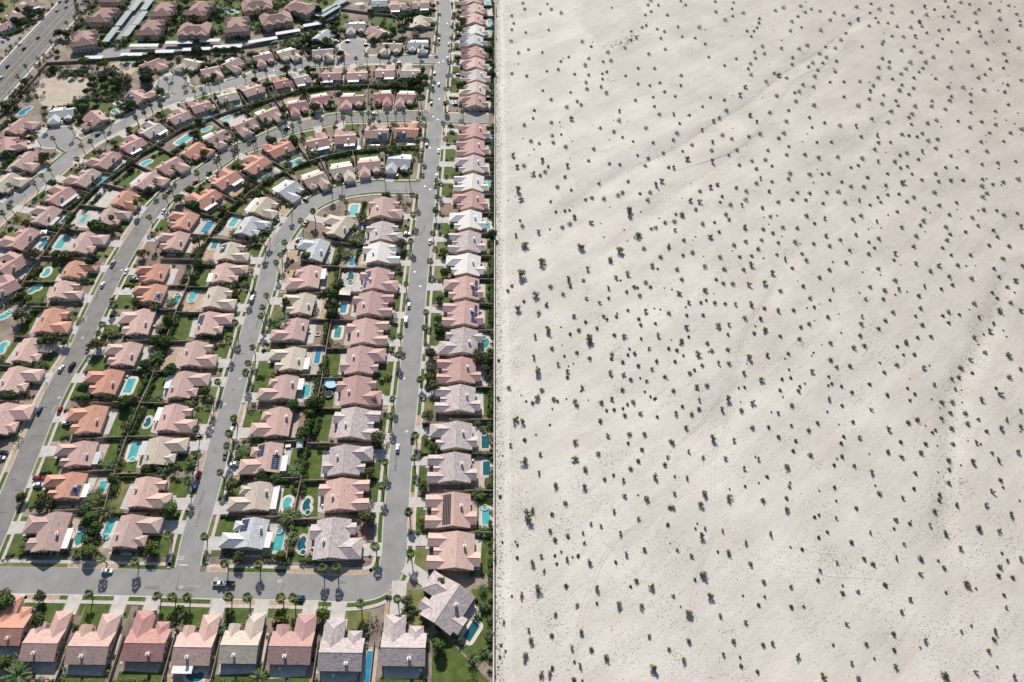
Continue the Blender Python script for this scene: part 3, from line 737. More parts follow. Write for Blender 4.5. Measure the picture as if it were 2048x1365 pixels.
# x,y,length(px of tile),shape r/k,colour  (+s for a spa)
pools('a', '815,210,140,r,ts;597,285,130,k,gs;1460,1320,150,k,d')
pools('b', '775,312,165,r,ts;955,330,135,k,ds;842,35,120,k,t;990,40,120,k,ds;1452,1250,215,r,bvn')
pools('c', '1205,125,140,r,ts;1095,985,165,r,d')
pools('d', '1010,280,125,r,t;1150,565,85,k,d;1045,790,145,r,ts;795,1080,130,r,t')
pools('e', '1115,40,150,r,bn;1025,320,110,r,t')
pools('f', '1250,715,125,r,ds;1260,925,125,r,d')
pools('g', '655,148,70,r,t;480,335,100,r,t;362,565,75,k,t;270,700,95,k,g;335,345,80,k,bs;243,515,85,k,t;30,905,100,k,ts;18,1155,110,k,t;505,158,50,r,d')
pools('h', '450,212,105,r,bs;655,172,85,r,t;505,350,75,r,g;335,750,95,r,ts;210,785,95,k,gs')
pools('i', '225,80,95,r,t;315,218,50,r,d;212,482,75,k,b;195,600,85,k,ds;145,845,85,r,b;100,1035,95,r,g;1270,205,55,r,ts;1250,1120,90,k,gs')
pools('j', '275,125,130,k,b;1260,130,90,k,b;1290,40,70,r,t;150,798,140,r,b;1110,905,150,r,t;1600,690,120,k,t')
pools('k', '420,432,110,k,d;640,440,150,r,t;890,320,110,k,t;930,185,120,r,t;1110,195,110,k,t;1250,70,90,k,b;1520,840,110,k,t')
pools('l', '500,680,140,r,ts;780,603,130,k,t;1160,532,130,k,t;1370,480,130,k,d')
pools('m', '445,480,80,k,t;1305,900,80,r,t;1318,405,70,k,t;1308,525,60,k,d')
pools('o', '75,742,80,k,t;1570,1182,110,r,t;1240,135,190,k,t')
pools('p', '380,1130,80,k,g;965,1020,60,r,g;1300,1000,90,k,t;1300,50,110,k,t')
pools('q', '1400,45,70,r,t;1425,270,60,r,ts;1430,380,60,k,t;1400,800,60,k,t')
def outline(sh, L, W, n=36):
    if sh == 'r':
        r = .5; pts = []
        for cx, cy, a0 in ((L / 2 - r, W / 2 - r, 0), (-L / 2 + r, W / 2 - r, 90), (-L / 2 + r, -W / 2 + r, 180), (L / 2 - r, -W / 2 + r, 270)):
            for k in range(4):
                t = math.radians(a0 + k * 30); pts.append((cx + r * math.cos(t), cy + r * math.sin(t)))
        return pts
    pts = []
    for k in range(n):
        t = 2 * math.pi * k / n
        x = L / 2 * math.cos(t); y = W / 2 * math.sin(t) * (1 + .18 * math.cos(t))
        if math.sin(t) > 0: y *= 1 - .55 * math.exp(-(x / (L * .2)) ** 2)
        else: y *= 1.05
        pts.append((x, y))
    return pts
def scale_out(pts, d):
    out = []
    n = len(pts)
    for i in range(n):
        a, b = Vector(pts[i - 1]), Vector(pts[(i + 1) % n]); t = (b - a).normalized()
        out.append((pts[i][0] + t.y * d, pts[i][1] - t.x * d))
    return out
WC = dict(t='turquoise', b='blue', d='dark teal', g='green')
def near_house(p): return min(HOUSES, key=lambda h: (h['P'] - p).length)
POOLPTS = []; seen = {}
def build_pools():
    items = []
    for u, v, Lp, sh, c in POOLS:
        p = G(u, v); h = near_house(p); items.append((p, v, Lp, sh, c, h))
    for p, v, Lp, sh, c, h in items:
        s = PXM(v); fs = (v - YH) * CT / F * 1.0
        # the pool's long side runs along the house's street axis; turn tile pixels into metres through the local foreshortening
        ax = h['right']; k = math.hypot(ax.x * s, ax.y * s * fs)
        L = max(4.5, min(16, .87 * Lp / k)); W = L * (.46 if sh == 'r' else .58)
        if u_is_apartment(p): L, W = 17, 8
        W = max(3.0, min(W, 6.0)) if L < 16 else W
        if 'n' in c: W = 3.0
        if 'v' in c: L = 11.5
        e = link('swimming_pool', None, None, (p.x, p.y, 0), h['a'] + (math.pi / 2 if 'v' in c else 0))
        h['pool'] = True
        POOLPTS.append((p, L / 2 + 1.5))
        pts = outline(sh, L, W)
        if RND.random() < .5 and sh == 'k': pts = [(x, -y) for x, y in pts][::-1]
        b = MB(); b.prism(scale_out(pts, 1.5 if sh == 'r' else 1.3), -.01, .085); link('deck', b.mesh('deck', RND.choice(['coping', 'concrete', 'paver'])), e)
        b = MB(); o = scale_out(pts, .38); n = len(pts)
        for q in (o, pts): b.v += [(x, y, .14) for x, y in q]
        for q in (o, pts): b.v += [(x, y, .02) for x, y in q]
        for i in range(n):
            j = (i + 1) % n; b.f += [(i, j, n + j, n + i), (2 * n + i, 2 * n + j, j, i), (n + i, n + j, 3 * n + j, 3 * n + i)]
        link('coping', b.mesh('coping', 'coping'), e)
        b = MB(); b.face([(x, y, .10) for x, y in pts]); link('water', b.mesh('water', 'water_' + c[0]), e)
        spa = ''
        if 's' in c:
            spa = ' with spa'
            q = [(math.cos(t) * 1.15, math.sin(t) * 1.15) for t in (2 * math.pi * k / 16 for k in range(16))]
            sp = MB(); o = [(x * 1.35, y * 1.35) for x, y in q]
            sp.prism(o, 0, .42); so_ = link('spa', sp.mesh('spa', 'coping'), e, (L / 2 + .3, W * .18, 0))
            sw = MB(); sw.face([(x, y, .43) for x, y in q]); link('spa_water', sw.mesh('spa_water', 'water_' + c[0]), so_)
        key = (h['row'], h['i']); seen[key] = seen.get(key, 0) + 1
        rel = 'behind' if (p - h['P']).dot(h['front']) < 0 else 'beside'
        lab = '%s %s pool%s %s %s' % (WC[c[0]], 'rectangular' if sh == 'r' else 'curved', spa, rel, sref(h))
        if u_is_apartment(p): lab = 'large turquoise curved pool between the apartment buildings'
        tag(e, lab, 'pool', 'swimming pools')
def u_is_apartment(p): return (p - G(459, 22.5)).length < 6
build_pools()
def round_pool():
    p = G(664, 768); e = link('above_ground_pool', None, None, (p.x, p.y, 0)); tag(e, 'round blue-walled above-ground pool in a back yard', 'pool')
    N = 28; R = 3.7; ring = lambda r, z: [(r * math.cos(t), r * math.sin(t), z) for t in (2 * math.pi * k / N for k in range(N))]
    b = MB(); b.v += ring(R, 0) + ring(R, 1.3) + ring(R - .22, 1.3) + ring(R - .22, .25)
    for a in range(3):
        for i in range(N): j = (i + 1) % N; b.f.append((a * N + i, a * N + j, a * N + N + j, a * N + N + i))
    link('pool_wall', b.mesh('pool_wall', 'pool_blue'), e)
    b = MB(); b.face(ring(R - .24, .75)); link('water', b.mesh('water', mat('water_pale', (.42, .6, .66), .1) and 'water_pale'), e)
    p = G(658, 790); e = link('trampoline', None, None, (p.x, p.y, 0)); tag(e, 'round black trampoline beside the above-ground pool', 'trampoline')
    b = MB(); b.face([(2.0 * math.cos(t), 2.0 * math.sin(t), .85) for t in (2 * math.pi * k / 24 for k in range(24))]); link('jumping_mat', b.mesh('jumping_mat', 'black_mat'), e)
    b = MB(); P = [Vector((2.1 * math.cos(t), 2.1 * math.sin(t), .85)) for t in (2 * math.pi * k / 24 for k in range(25))]; b.tube(P, [.1] * 25, 5); link('rim', b.mesh('rim', 'metal_grey'), e)
    for k in range(6):
        t = math.pi * k / 3; b = MB(); b.tube([Vector((2.1 * math.cos(t), 2.1 * math.sin(t), 0)), Vector((2.1 * math.cos(t), 2.1 * math.sin(t), .85))], [.06, .06], 5); link('leg', b.mesh('leg', 'metal_grey'), e)
    POOLPTS.append((G(664, 768), 5)); POOLPTS.append((G(658, 790), 3))
round_pool()

# ------------------------------------------------------------------ yards: driveways, lawns, paving
LOCKED = []
def build_yards():
    for h in HOUSES:
        p = PLANS[h['plan']]; gx0, gx1, gy = p['gar']; D = h['dist']; P, R, Fv = h['P'], h['right'], h['front']
        W = lambda x, y: P + R * x + Fv * y
        rk = h['row']; road = ROWS[rk]['road']
        kerb = D - (RW[road] if road else 8) - .1
        rd = 'A' if rk == 'K' else road
        if rd:
            t = gy + .5
            while t < gy + 24 and near_road(W((gx0 + gx1) / 2, t), rd)[0] > RW[rd] + .1: t += .3
            kerb = t
            D = min(D, kerb + RW[rd]) if rk in ('SS', 'K') else D
        def slab(name, pts, m, z, z0=-.02):
            b = MB(); q = [W(x, y) for x, y in pts]
            ar = sum(q[i - 1].x * q[i].y - q[i].x * q[i - 1].y for i in range(len(q)))
            if ar < 0: q = q[::-1]
            b.prism([(v.x, v.y) for v in q], z0, z); return struct(link(name, b.mesh(name, m)))
        if kerb > gy + 1:
            slab('driveway', [(gx0 - .2, gy - .2), (gx1 + .2, gy - .2), (gx1 + .5, kerb), (gx0 - .5, kerb)], 'concrete', .165)
            h['drive'] = W((gx0 + gx1) / 2, (gy + kerb) / 2)
        fy0, fy1 = PLANS[h['plan']]['main'][3] + 1.6, D - (RW[road] if road else 8) - 3.5
        lw = 9.3
        # front lawn on the open side of the drive
        if fy1 > fy0 + 2:
            m = 'lawn'
            if 'x' in h['ex']: m = RND.choice(['gravel_tan', 'gravel_brown'])
            elif RND.random() < .15: m = 'lawn_dry'
            side = -1 if (gx0 + gx1) / 2 > 0 else 1
            a, b_ = (gx1 + .9, lw) if side > 0 else (-lw, gx0 - .9)
            yw = 9.2 if h['plan'] in 'CDbB' else 13
            slab('lawn', [(a + .3, min(yw, fy1 - 2)), (b_ - .3, min(yw, fy1 - 2)), (b_, fy1), (a, fy1)], m, .07)
            a, b_ = (gx1 + .8, lw) if side < 0 else (-lw, gx0 - .8)
            if b_ - a > 1 and fy1 > gy: slab('lawn', [(a, gy), (b_, gy), (b_, fy1), (a, fy1)], RND.choice([m, m, 'gravel_tan']), .07)
            # walk to the front door
            cxw = side * -1; wx = gx0 - 1.0 if side < 0 else gx1 + 1.0
            slab('walkway', [(wx - .6, 7.4), (wx + .6, 7.4), (wx + .6, gy + 1.5), (wx - .6, gy + 1.5)], 'sidewalk', .11)
        # back yard
        rear = h.get('rear', 15.0); y0 = PLANS[h['plan']]['main'][2]
        back = -min(rear - .8, 24)
        if rk == 'SS': back = -24
        if back < y0 - 2:
            pm = RND.choice(['concrete', 'paver', 'concrete', 'sidewalk'])
            slab('patio', [(-7.5, y0 - .2), (7.2, y0 - .2), (6.5, max(back + .5, y0 - RND.uniform(3.2, 4.8))), (-6.8, max(back + .5, y0 - RND.uniform(3.2, 5.2)))], pm, .05)
            if 'p' in h['ex'] and back < y0 - 6:
                slab('patio', [(-8.6, back), (8.6, back), (8.6, y0 - 3), (-8.6, y0 - 3)], RND.choice(['paver', 'gravel_tan', 'concrete', 'gravel_brown']), .028)
            elif back < y0 - 5:
                m = 'lawn' if 'l' in h['ex'] or RND.random() < .62 else ('lawn_dry' if 'd' in h['ex'] or RND.random() < .5 else 'gravel_tan')
                slab('lawn', [(-8.4, back + 1), (8.4, back + 1), (8.6, y0 - RND.uniform(3, 5)), (-8.6, y0 - RND.uniform(3, 5))], m, .034)
        # pale side-yard paving between the houses
        for s in (-1, 1):
            if RND.random() < .6: slab('side_path', [(s * 8.4, -6.5), (s * 9.4, -6.5), (s * 9.4, 6), (s * 8.4, 6)], 'sidewalk', .04)
build_yards()
def patch(name, s, m, z):
    q = [G(*x) for x in poly(s)]; b = MB()
    ar = sum(q[i - 1].x * q[i].y - q[i].x * q[i - 1].y for i in range(len(q)))
    if ar < 0: q = q[::-1]
    b.prism([(v.x, v.y) for v in q], -.02, z); return struct(link(name, b.mesh(name, m)))
patch('sandy_lot', '62,178 78,163 95,150 120,148 150,152 180,157 176,172 168,190 160,203 150,215 120,212 95,222 80,205 70,190', 'lot_sand', .03)
patch('sandy_lot', '218,128 265,120 278,135 262,150 235,145', 'lot_sand', .03)
patch('lawn', '180,180 205,158 215,165 245,180 240,200 215,198', 'lawn', .04)
patch('lawn', '742,32 790,39 800,56 792,72 770,78 742,75', 'lawn', .018)
patch('lawn', '650,40 690,26 700,36 690,48 660,85 640,80', 'lawn', .018)
patch('lawn', '560,75 630,55 650,70 625,90 560,98', 'lawn_dry', .018)
patch('lawn', '805,20 868,22 866,56 808,54', 'lawn', .018)
patch('lawn', '-20,-20 60,-20 40,20 20,60 -20,70', 'lawn_dry', .018)
patch('lawn', '175,205 215,200 235,215 225,235 178,240', 'lawn', .018)
patch('lawn', '865,1275 880,1262 985,1370 985,1420 862,1420', 'lawn', .045)
patch('lawn', '943,1180 988,1172 988,1300 960,1330 925,1305 962,1230', 'lawn', .03)
patch('lawn', '190,0 240,-60 700,-60 690,0 600,50 300,90 180,100 150,80', 'lawn', .012)
patch('parking_lot', '262,-20 318,-20 300,0 243,82 205,90', 'asphalt_light', .03)
patch('parking_lot', '178,122 190,98 300,98 470,85 560,72 640,42 680,-10 712,-10 655,52 560,84 470,100 330,110 230,116', 'asphalt_light', .034)
patch('parking_lot', '-5,78 35,62 42,72 10,98 -20,100', 'asphalt_light', .03)
patch('sidewalk', '208,90 215,88 300,0 292,0', 'sidewalk', .04)

# ------------------------------------------------------------------ apartments and carports
AD = AVE[0]; AANG = math.atan2(AD.y, AD.x)
def apt_mesh():
    br, bw, bc = MB(), MB(), MB()
    gable(br, bw, bc, -13, 13, -8, 8, 'x', 5.8, (1, 1), .38)
    for x in (-8, 8): gable(br, bw, bc, x - 4, x + 4, -10.2, 0, 'y', 5.6, (0, 0), .42)
    for x in (-8.3, 8.3): gable(br, bw, bc, x - 4, x + 4, 0, 10.2, 'y', 5.55, (0, 0), .42)
    gable(br, bw, bc, -2.6, 2.6, -9.4, 0, 'y', 5.9, (0, 0), .5)
    return br.mesh('roof', 'roof_Q'), bw.mesh('wall', 'stucco_apartment'), bc.mesh('ridge_cap', 'ridge_Q')
APM = apt_mesh()
APT = [(205, 27, AANG), (167, 73, AANG + .35), (327, 15, AANG + .15), (301, 52, AANG + .1), (398, 14, 1.45), (388, 56, .02), (473, 46, 1.75), (513, 7, .3), (551, 34, .38), (601, 11, -.42), (228, -12, AANG)]
for i, (u, v, a) in enumerate(APT):
    p = G(u, v, 7); p.z = 0
    e = link('apartment_building', None, None, p, a)
    tag(e, 'two-storey tan apartment block with pink tile roof, %s counting from the avenue' % ORD[i + 1] if i < 10 else 'two-storey apartment block with pink roof cut by the top edge beside the avenue', 'apartment', 'apartment buildings')
    link('wall', APM[1], e); ro = link('roof', APM[0], e); link('ridge_cap', APM[2], ro)
    for z in (.9, 3.7):
        for x in (-10.5, -8, -5.5, 5.5, 8, 10.5): add_window(e, x, -10.22, z, 0, 1.3, 1.3); add_window(e, x, 10.22, z, math.pi, 1.3, 1.3)
        for y in (-5, -1.5, 2, 5): add_window(e, -13.02, y, z, -math.pi / 2, 1.3, 1.3); add_window(e, 13.02, y, z, math.pi / 2, 1.3, 1.3)
    for x in (-.9, .9):
        b = MB(); b.box(x - .75, x + .75, -10.6, -9.45, 3.0, 3.15); b.box(x - .75, x + .75, -10.6, -10.5, 3.15, 4.0); link('balcony', b.mesh('balcony', 'stucco'), e)
    for _ in range(6):
        vx, vy = RND.uniform(-10, 10), RND.uniform(-6, 6); link('roof_vent', shared('rv', m_vent), ro, (vx, vy, 5.8 + (8 - abs(vy)) * .38))
def carport(u, v, L, a, m, lab, W=5.6):
    p = G(u, v, 2.6); p.z = 0
    e = link('carport', None, None, p, a); tag(e, lab, 'carport', 'apartment carports')
    b = MB(); b.box(-L / 2, L / 2, -W / 2, W / 2, 2.5, 2.68); ro = link('roof', b.mesh('roof', m), e)
    b = MB(); b.box(-L / 2 - .03, L / 2 + .03, -W / 2 - .1, -W / 2 - .01, 2.35, 2.74); link('fascia', b.mesh('fascia', m), ro)
    for k in range(4):
        x = -L / 2 + 1 + k * (L - 2) / 3; b = MB(); b.box(x - .08, x + .08, W / 2 - 1.2, W / 2 - 1.04, 0, 2.5); link('post', b.mesh('post', 'metal_grey'), e)
CPL = [(248, 36, 29, AANG, 'carport'), (273, 8, 27, AANG, 'carport'), (222, 69, 26, AANG, 'carport'), (280, 36, 26, AANG, 'carport'), (258, 62, 20, AANG, 'carport'), (296, 7, 26, AANG, 'carport'),
       (288, 91, 24, .02, 'carport_white'), (358, 85, 23, .04, 'carport_white'), (420, 81, 17, .05, 'carport_white'), (187, 115, 15, .03, 'carport_white'), (263, 109, 18, .03, 'carport_white'),
       (329, 103, 16, .03, 'carport_white'), (383, 99, 15, .05, 'carport_white'), (410, 97.5, 9, .05, 'carport_white'), (455, 93, 24, .06, 'carport_white'), (526, 80, 24, .35, 'carport_white'), (576, 64, 21, .35, 'carport_white'),
       (625, 49, 16, .35, 'carport_white'), (660, 22, 24, 1.0, 'carport'), (682, 4, 22, 1.0, 'carport'), (649, 22, 22, 1.0, 'carport')]
for i, (u, v, L, a, m) in enumerate(CPL):
    if m == 'carport': lab = 'pale green long carport roof, %s of the slanted rows between apartment blocks' % ORD[1 + [c for c in CPL if c[4] == m].index(CPL[i])]
    else: lab = 'white flat carport roof, %s of the level rows below the apartments' % ORD[1 + [c for c in CPL if c[4] == m].index(CPL[i])]
    carport(u, v, L, a, m, lab, 5.8 if m == 'carport' else 5.0)
def extras():
    def thing(nm, u, v, lab, cat, a=0.0):
        p = G(u, v); return tag(link(nm, None, None, (p.x, p.y, .06), a), lab, cat)
    e = thing('shade_sail', 692, 590, 'cream fabric shade sail beside a blue rectangular pool', 'shade sail')
    b = MB(); n = 6
    for i in range(n + 1):
        for j in range(n + 1):
            x, y = i / n * 2 - 1, j / n * 2 - 1; b.v.append((x * 3.2, y * 3.0, 3.0 + .35 * x * y - .35 * (1 - x * x) * (1 - y * y)))
    for i in range(n):
        for j in range(n): k = i * (n + 1) + j; b.f.append((k, k + n + 1, k + n + 2, k + 1))
    link('canopy', b.mesh('canopy', 'coping', True), e)
    for sx in (-1, 1):
        for sy in (-1, 1): b = MB(); b.tube([Vector((sx * 3.2, sy * 3, 0)), Vector((sx * 3.2, sy * 3, 3.4))], [.09, .08], 6); link('post', b.mesh('post', 'metal_grey'), e)
    e = thing('gazebo', 91, 471, 'white square gazebo beside a curved pool with spa', 'gazebo', .2)
    b = MB(); b.v += [(-1.9, -1.9, 2.5), (1.9, -1.9, 2.5), (1.9, 1.9, 2.5), (-1.9, 1.9, 2.5), (0, 0, 3.5)]; b.f += [(0, 1, 4), (1, 2, 4), (2, 3, 4), (3, 0, 4)]; link('roof', b.mesh('roof', 'white_paint'), e)
    for sx in (-1, 1):
        for sy in (-1, 1): b = MB(); b.box(sx * 1.7 - .08, sx * 1.7 + .08, sy * 1.7 - .08, sy * 1.7 + .08, 0, 2.5); link('post', b.mesh('post', 'white_paint'), e)
    e = thing('garden_shed', 601, 893, 'small barrel-roofed blue-grey shed in a back yard corner', 'shed', .1)
    b = MB(); b.box(-1.5, 1.5, -2.2, 2.2, 0, 1.7); link('wall', b.mesh('wall', 'patio_grey'), e)
    b = MB(); P = [(1.6 * math.cos(t), 1.0 * math.sin(t)) for t in (math.pi * i / 10 for i in range(11))]
    for y in (-2.3, 2.3): b.v += [(x, y, 1.7 + z) for x, z in P]
    for i in range(10): b.f.append((i, i + 1, 12 + i, 11 + i))
    b.f += [tuple(range(11)), tuple(range(21, 10, -1))]; link('roof', b.mesh('roof', 'paint_s'), e)
    e = thing('garden_table', 577, 893, 'white square garden table beside the small shed', 'table', .1)
    b = MB(); b.box(-1.3, 1.3, -1, 1, .72, .8); link('table_top', b.mesh('table_top', 'white_paint'), e)
    for sx in (-1, 1):
        for sy in (-1, 1): b = MB(); b.box(sx * 1.1 - .06, sx * 1.1 + .06, sy * .8 - .06, sy * .8 + .06, 0, .72); link('leg', b.mesh('leg', 'white_paint'), e)
    e = thing('fire_pit', 636, 669, 'square pale stone fire pit in a sandy back yard', 'fire pit')
    for k, (x0, x1, y0, y1) in enumerate(((-1.4, 1.4, 1, 1.4), (-1.4, 1.4, -1.4, -1), (-1.4, -1, -1, 1), (1, 1.4, -1, 1))): b = MB(); b.box(x0, x1, y0, y1, 0, .4); link('stone_edge', b.mesh('stone_edge', 'coping'), e)
    P = smooth([G(*q) for q in poly('110,140 130,138 160,139 185,143 205,149 225,158')], 3); b = MB(); ribbon(b, P, .8, -.8, .03); struct(link('path', b.mesh('path', 'kerb')))
extras()

# ------------------------------------------------------------------ foliage meshes (unit size)
def leaf(b, p, n, s, rnd, asp=1.0):
    n = n.normalized(); a = n.orthogonal().normalized(); c = n.cross(a); t = rnd.uniform(0, 6.28)
    u = (a * math.cos(t) + c * math.sin(t)) * s; w_ = n.cross(u).normalized() * s * asp
    k = len(b.v)
    b.v += [tuple(p - u - w_ * .3), tuple(p + w_ * .8), tuple(p + u - w_ * .1), tuple(p - w_ * .7)]
    b.f.append((k, k + 1, k + 2, k + 3))
def rdir(rnd):
    z = rnd.uniform(-1, 1); t = rnd.uniform(0, 6.283); r = math.sqrt(1 - z * z); return Vector((r * math.cos(t), r * math.sin(t), z))
def crown_mesh(name, m, seed, n=1300, size=.11, lobes=9, spread=.55, flat=.85, loose=.25):
    rnd = random.Random(seed); b = MB(); C = []
    for i in range(lobes):
        d = rdir(rnd); C.append((Vector((d.x, d.y, abs(d.z) * 1.0 - .25)) * spread * rnd.uniform(.6, 1.1), rnd.uniform(.34, .56)))
    C.append((Vector((0, 0, 0)), .6))
    for _ in range(n):
        c, r = rnd.choice(C); d = rdir(rnd)
        if d.z < -.35: d.z *= -.6
        p = c + d * r * rnd.uniform(1 - loose, 1.08); p.z *= flat
        leaf(b, p, d + rdir(rnd) * .75, size * rnd.uniform(.6, 1.3), rnd)
    return b.mesh(name, m)
CROWN = {}
for k, (m, n, sz, lb, sp, fl, lo) in dict(g=('leaf_g', 1500, .10, 11, .55, .85, .2), o=('leaf_o', 900, .10, 12, .66, .8, .5), y=('leaf_y', 1000, .10, 10, .62, .8, .4), d=('leaf_d', 1300, .105, 10, .55, .95, .3)).items():
    CROWN[k] = [crown_mesh('crown', m, ord(k) * 10 + j, n, sz, lb, sp, fl, lo) for j in range(4)]
def trunk_mesh(seed):
    rnd = random.Random(seed); b = MB()
    b.tube([Vector((0, 0, 0)), Vector((rnd.uniform(-.05, .05), 0, .5)), Vector((rnd.uniform(-.1, .1), rnd.uniform(-.1, .1), 1.0))], [.11, .08, .06], 7)
    for k in range(4):
        t = k * 1.57 + rnd.uniform(-.4, .4); b.tube([Vector((0, 0, .62)), Vector((.3 * math.cos(t), .3 * math.sin(t), .95)), Vector((.55 * math.cos(t), .55 * math.sin(t), 1.25))], [.05, .035, .015], 5)
    return b.mesh('trunk', 'bark')
TRUNKS = [trunk_mesh(i) for i in range(3)]
def palm_crown(name, m, seed, nf=24, droop=.55, wide=.34):
    rnd = random.Random(seed); b = MB()
    for i in range(nf):
        t = i * 2.39996 + rnd.uniform(-.2, .2); up = math.radians(rnd.uniform(-28, 62)); L = rnd.uniform(.85, 1.08)
        h = Vector((math.cos(t), math.sin(t), 0)); d = (h * math.cos(up) + Vector((0, 0, math.sin(up)))).normalized(); s = Vector((-h.y, h.x, 0)); n = s.cross(d)
        p0 = d * .1; p1 = d * L * .45
        k = len(b.v); b.v += [tuple(p0 - s * .012), tuple(p0 + s * .012), tuple(p1 + s * .012), tuple(p1 - s * .012)]; b.f.append((k, k + 1, k + 2, k + 3))
        for j in range(7):                                  # fan segments
            a = math.radians(-66 + 22 * j); q = (d * math.cos(a) + s * math.sin(a)); e = p1 + q * L * .55 * (1 - .12 * abs(j - 3) / 3)
            e = e - Vector((0, 0, droop * .26 * L * rnd.uniform(.6, 1.3))); w_ = (s * math.cos(a) - d * math.sin(a)) * .055
            mid = p1 + q * L * .32
            k = len(b.v); b.v += [tuple(p1), tuple(mid + w_), tuple(e), tuple(mid - w_)]; b.f.append((k, k + 1, k + 2, k + 3))
    return b.mesh(name, m)
def feather_crown(name, m, seed, nf=32):
    rnd = random.Random(seed); b = MB()
    for i in range(nf):
        t = i * 2.39996 + rnd.uniform(-.2, .2); up = math.radians(rnd.uniform(5, 75)); h = Vector((math.cos(t), math.sin(t), 0)); s = Vector((-h.y, h.x, 0))
        pts = []; p = Vector((0, 0, 0)); ang = up
        for j in range(6):
            pts.append(p.copy()); p = p + (h * math.cos(ang) + Vector((0, 0, math.sin(ang)))) * .2; ang -= math.radians(17)
        for j in range(1, 6):
            for sd in (-1, 1):
                for q in (0, .5):
                    o = pts[j].lerp(pts[j - 1], q); e = o + s * sd * .25 * (1.1 - .12 * j) + h * .09 - Vector((0, 0, .08)); k = len(b.v)
                    b.v += [tuple(o), tuple(o + h * .085), tuple(e)]; b.f.append((k, k + 1, k + 2))
    return b.mesh(name, m)
PALMC = [palm_crown('crown', 'frond', 40 + j) for j in range(5)]
PALMD = [palm_crown('dead_fronds', 'frond_dead', 60 + j, 12, 1.6, .3) for j in range(2)]
YARDC = [feather_crown('crown', 'frond_yard', 80 + j) for j in range(4)]
def palm_trunk(name='trunk'):
    b = MB(); b.tube([Vector((0, 0, 0)), Vector((0, 0, .03)), Vector((0, 0, .5)), Vector((0, 0, 1))], [.36, .27, .22, .20], 8); return b.mesh(name, 'trunk')
PTR = palm_trunk()

# ------------------------------------------------------------------ street palms (pixel of the crown)
PALMS = []
def palms(tile, hgt, s, side=None):
    for r in parse(tile, s): PALMS.append((r[0], r[1], hgt * RND.uniform(.9, 1.12)))
palms('f', 5, '570,45;530,385;510,520;468,880;440,1065;745,230;705,665;692,848;655,1265')
palms('i', 5.4, '697,120;668,325;630,660;585,1065;860,85;842,265;820,480;787,880;775,1000')
palms('c', 5, '628,90;640,400;375,350;540,740')
palms('m', 6, '822,40;797,260;752,755;735,905;728,1060;712,1200;525,210;557,260;600,290;520,430;570,555;550,665;508,1060;1015,130')
palms('m', 8, '420,780;137,790;400,100;180,130;275,145')
palms('q', 6, '805,40;795,280;785,395;765,515;738,810;720,930;700,1040;968,50;1005,170;985,220;970,325;960,455;945,610;925,755;918,905;900,1060;890,1235')
palms('q', 7.5, '590,560;590,665;110,665;200,555;295,725;555,1150;600,1170')
palms('a', 5, '670,670;1190,690;1300,690;1410,690;760,440;1010,465;1260,265')
palms('b', 5, '170,270;375,475;620,490;1100,515;1205,510;405,700;550,705;795,720;885,735;1385,780')
palms('e', 6.5, '330,250;275,370;255,460;165,615;155,820;115,880;100,1020;550,100;525,180;450,530;425,655;385,745;325,955')
palms('h', 7.5, '665,960;615,1110;755,650;790,560;885,310;915,235;895,750;880,840;855,905;985,495;1015,430;1050,335;780,1150;1175,165;1275,90;1155,25')
palms('l', 8, '690,1215;960,910;1020,870')
palms('l', 3.5, '1045,1115;1180,1265;1250,1275')
palms('g', 7, '1140,130;1060,25;1195,275')
palms('g', 4, '880,790;870,830;800,975;770,1045;855,1030')
palms('k', 7, '525,740;325,890;115,1110;475,970;430,1055;760,780;935,660;965,640;1125,535;1210,515;1235,430;1400,420;1375,430;1005,440;1335,275;1535,225;1200,360')
palms('l', 7, '170,220;310,280;460,290;535,240;525,190;780,220;925,85;1010,195;1100,140;1225,155;1290,130;1350,190;1310,235;1495,130;1310,40;1380,55;30,415;370,170')
palms('j', 7, '575,420;885,505;770,305;985,455;975,270;1120,355;540,765;455,830;340,905;110,1175;95,935;20,1240;390,410;1175,170;1570,135;1480,195;485,215;60,40')
palms('j', 4, '840,650')
palms('o', 7, '490,940;710,925;685,825;535,795;365,855;815,1090;905,1060;985,995;1090,970;1400,890;1530,850;1665,835;290,1240;415,1250;940,940')
palms('k', 6.5, '205,135;265,50;385,60;120,195')
palms('p', 7, '590,700;545,660;760,710;900,690;820,755;1020,600;1255,700;1380,650;1535,670;180,835;45,850;1080,640;1625,555')
palms('n', 7, '300,790;210,910;450,700;425,790;600,500;785,270;880,200;520,660')
def nearest_street(p):
    best = None
    for k in 'ABCD':
        P = ROADS[k]
        for i, q in enumerate(P):
            d = (q.x - p.x) ** 2 + (q.y - p.y) ** 2
            if best is None or d < best[0]: best = (d, k, i)
    d, k, i = best; P = ROADS[k]; t = P[min(i + 1, len(P) - 1)] - P[max(i - 1, 0)]
    side = 'right' if t.x * (p.y - P[i].y) - t.y * (p.x - P[i].x) > 0 else 'left'
    return k, i, side, math.sqrt(d)
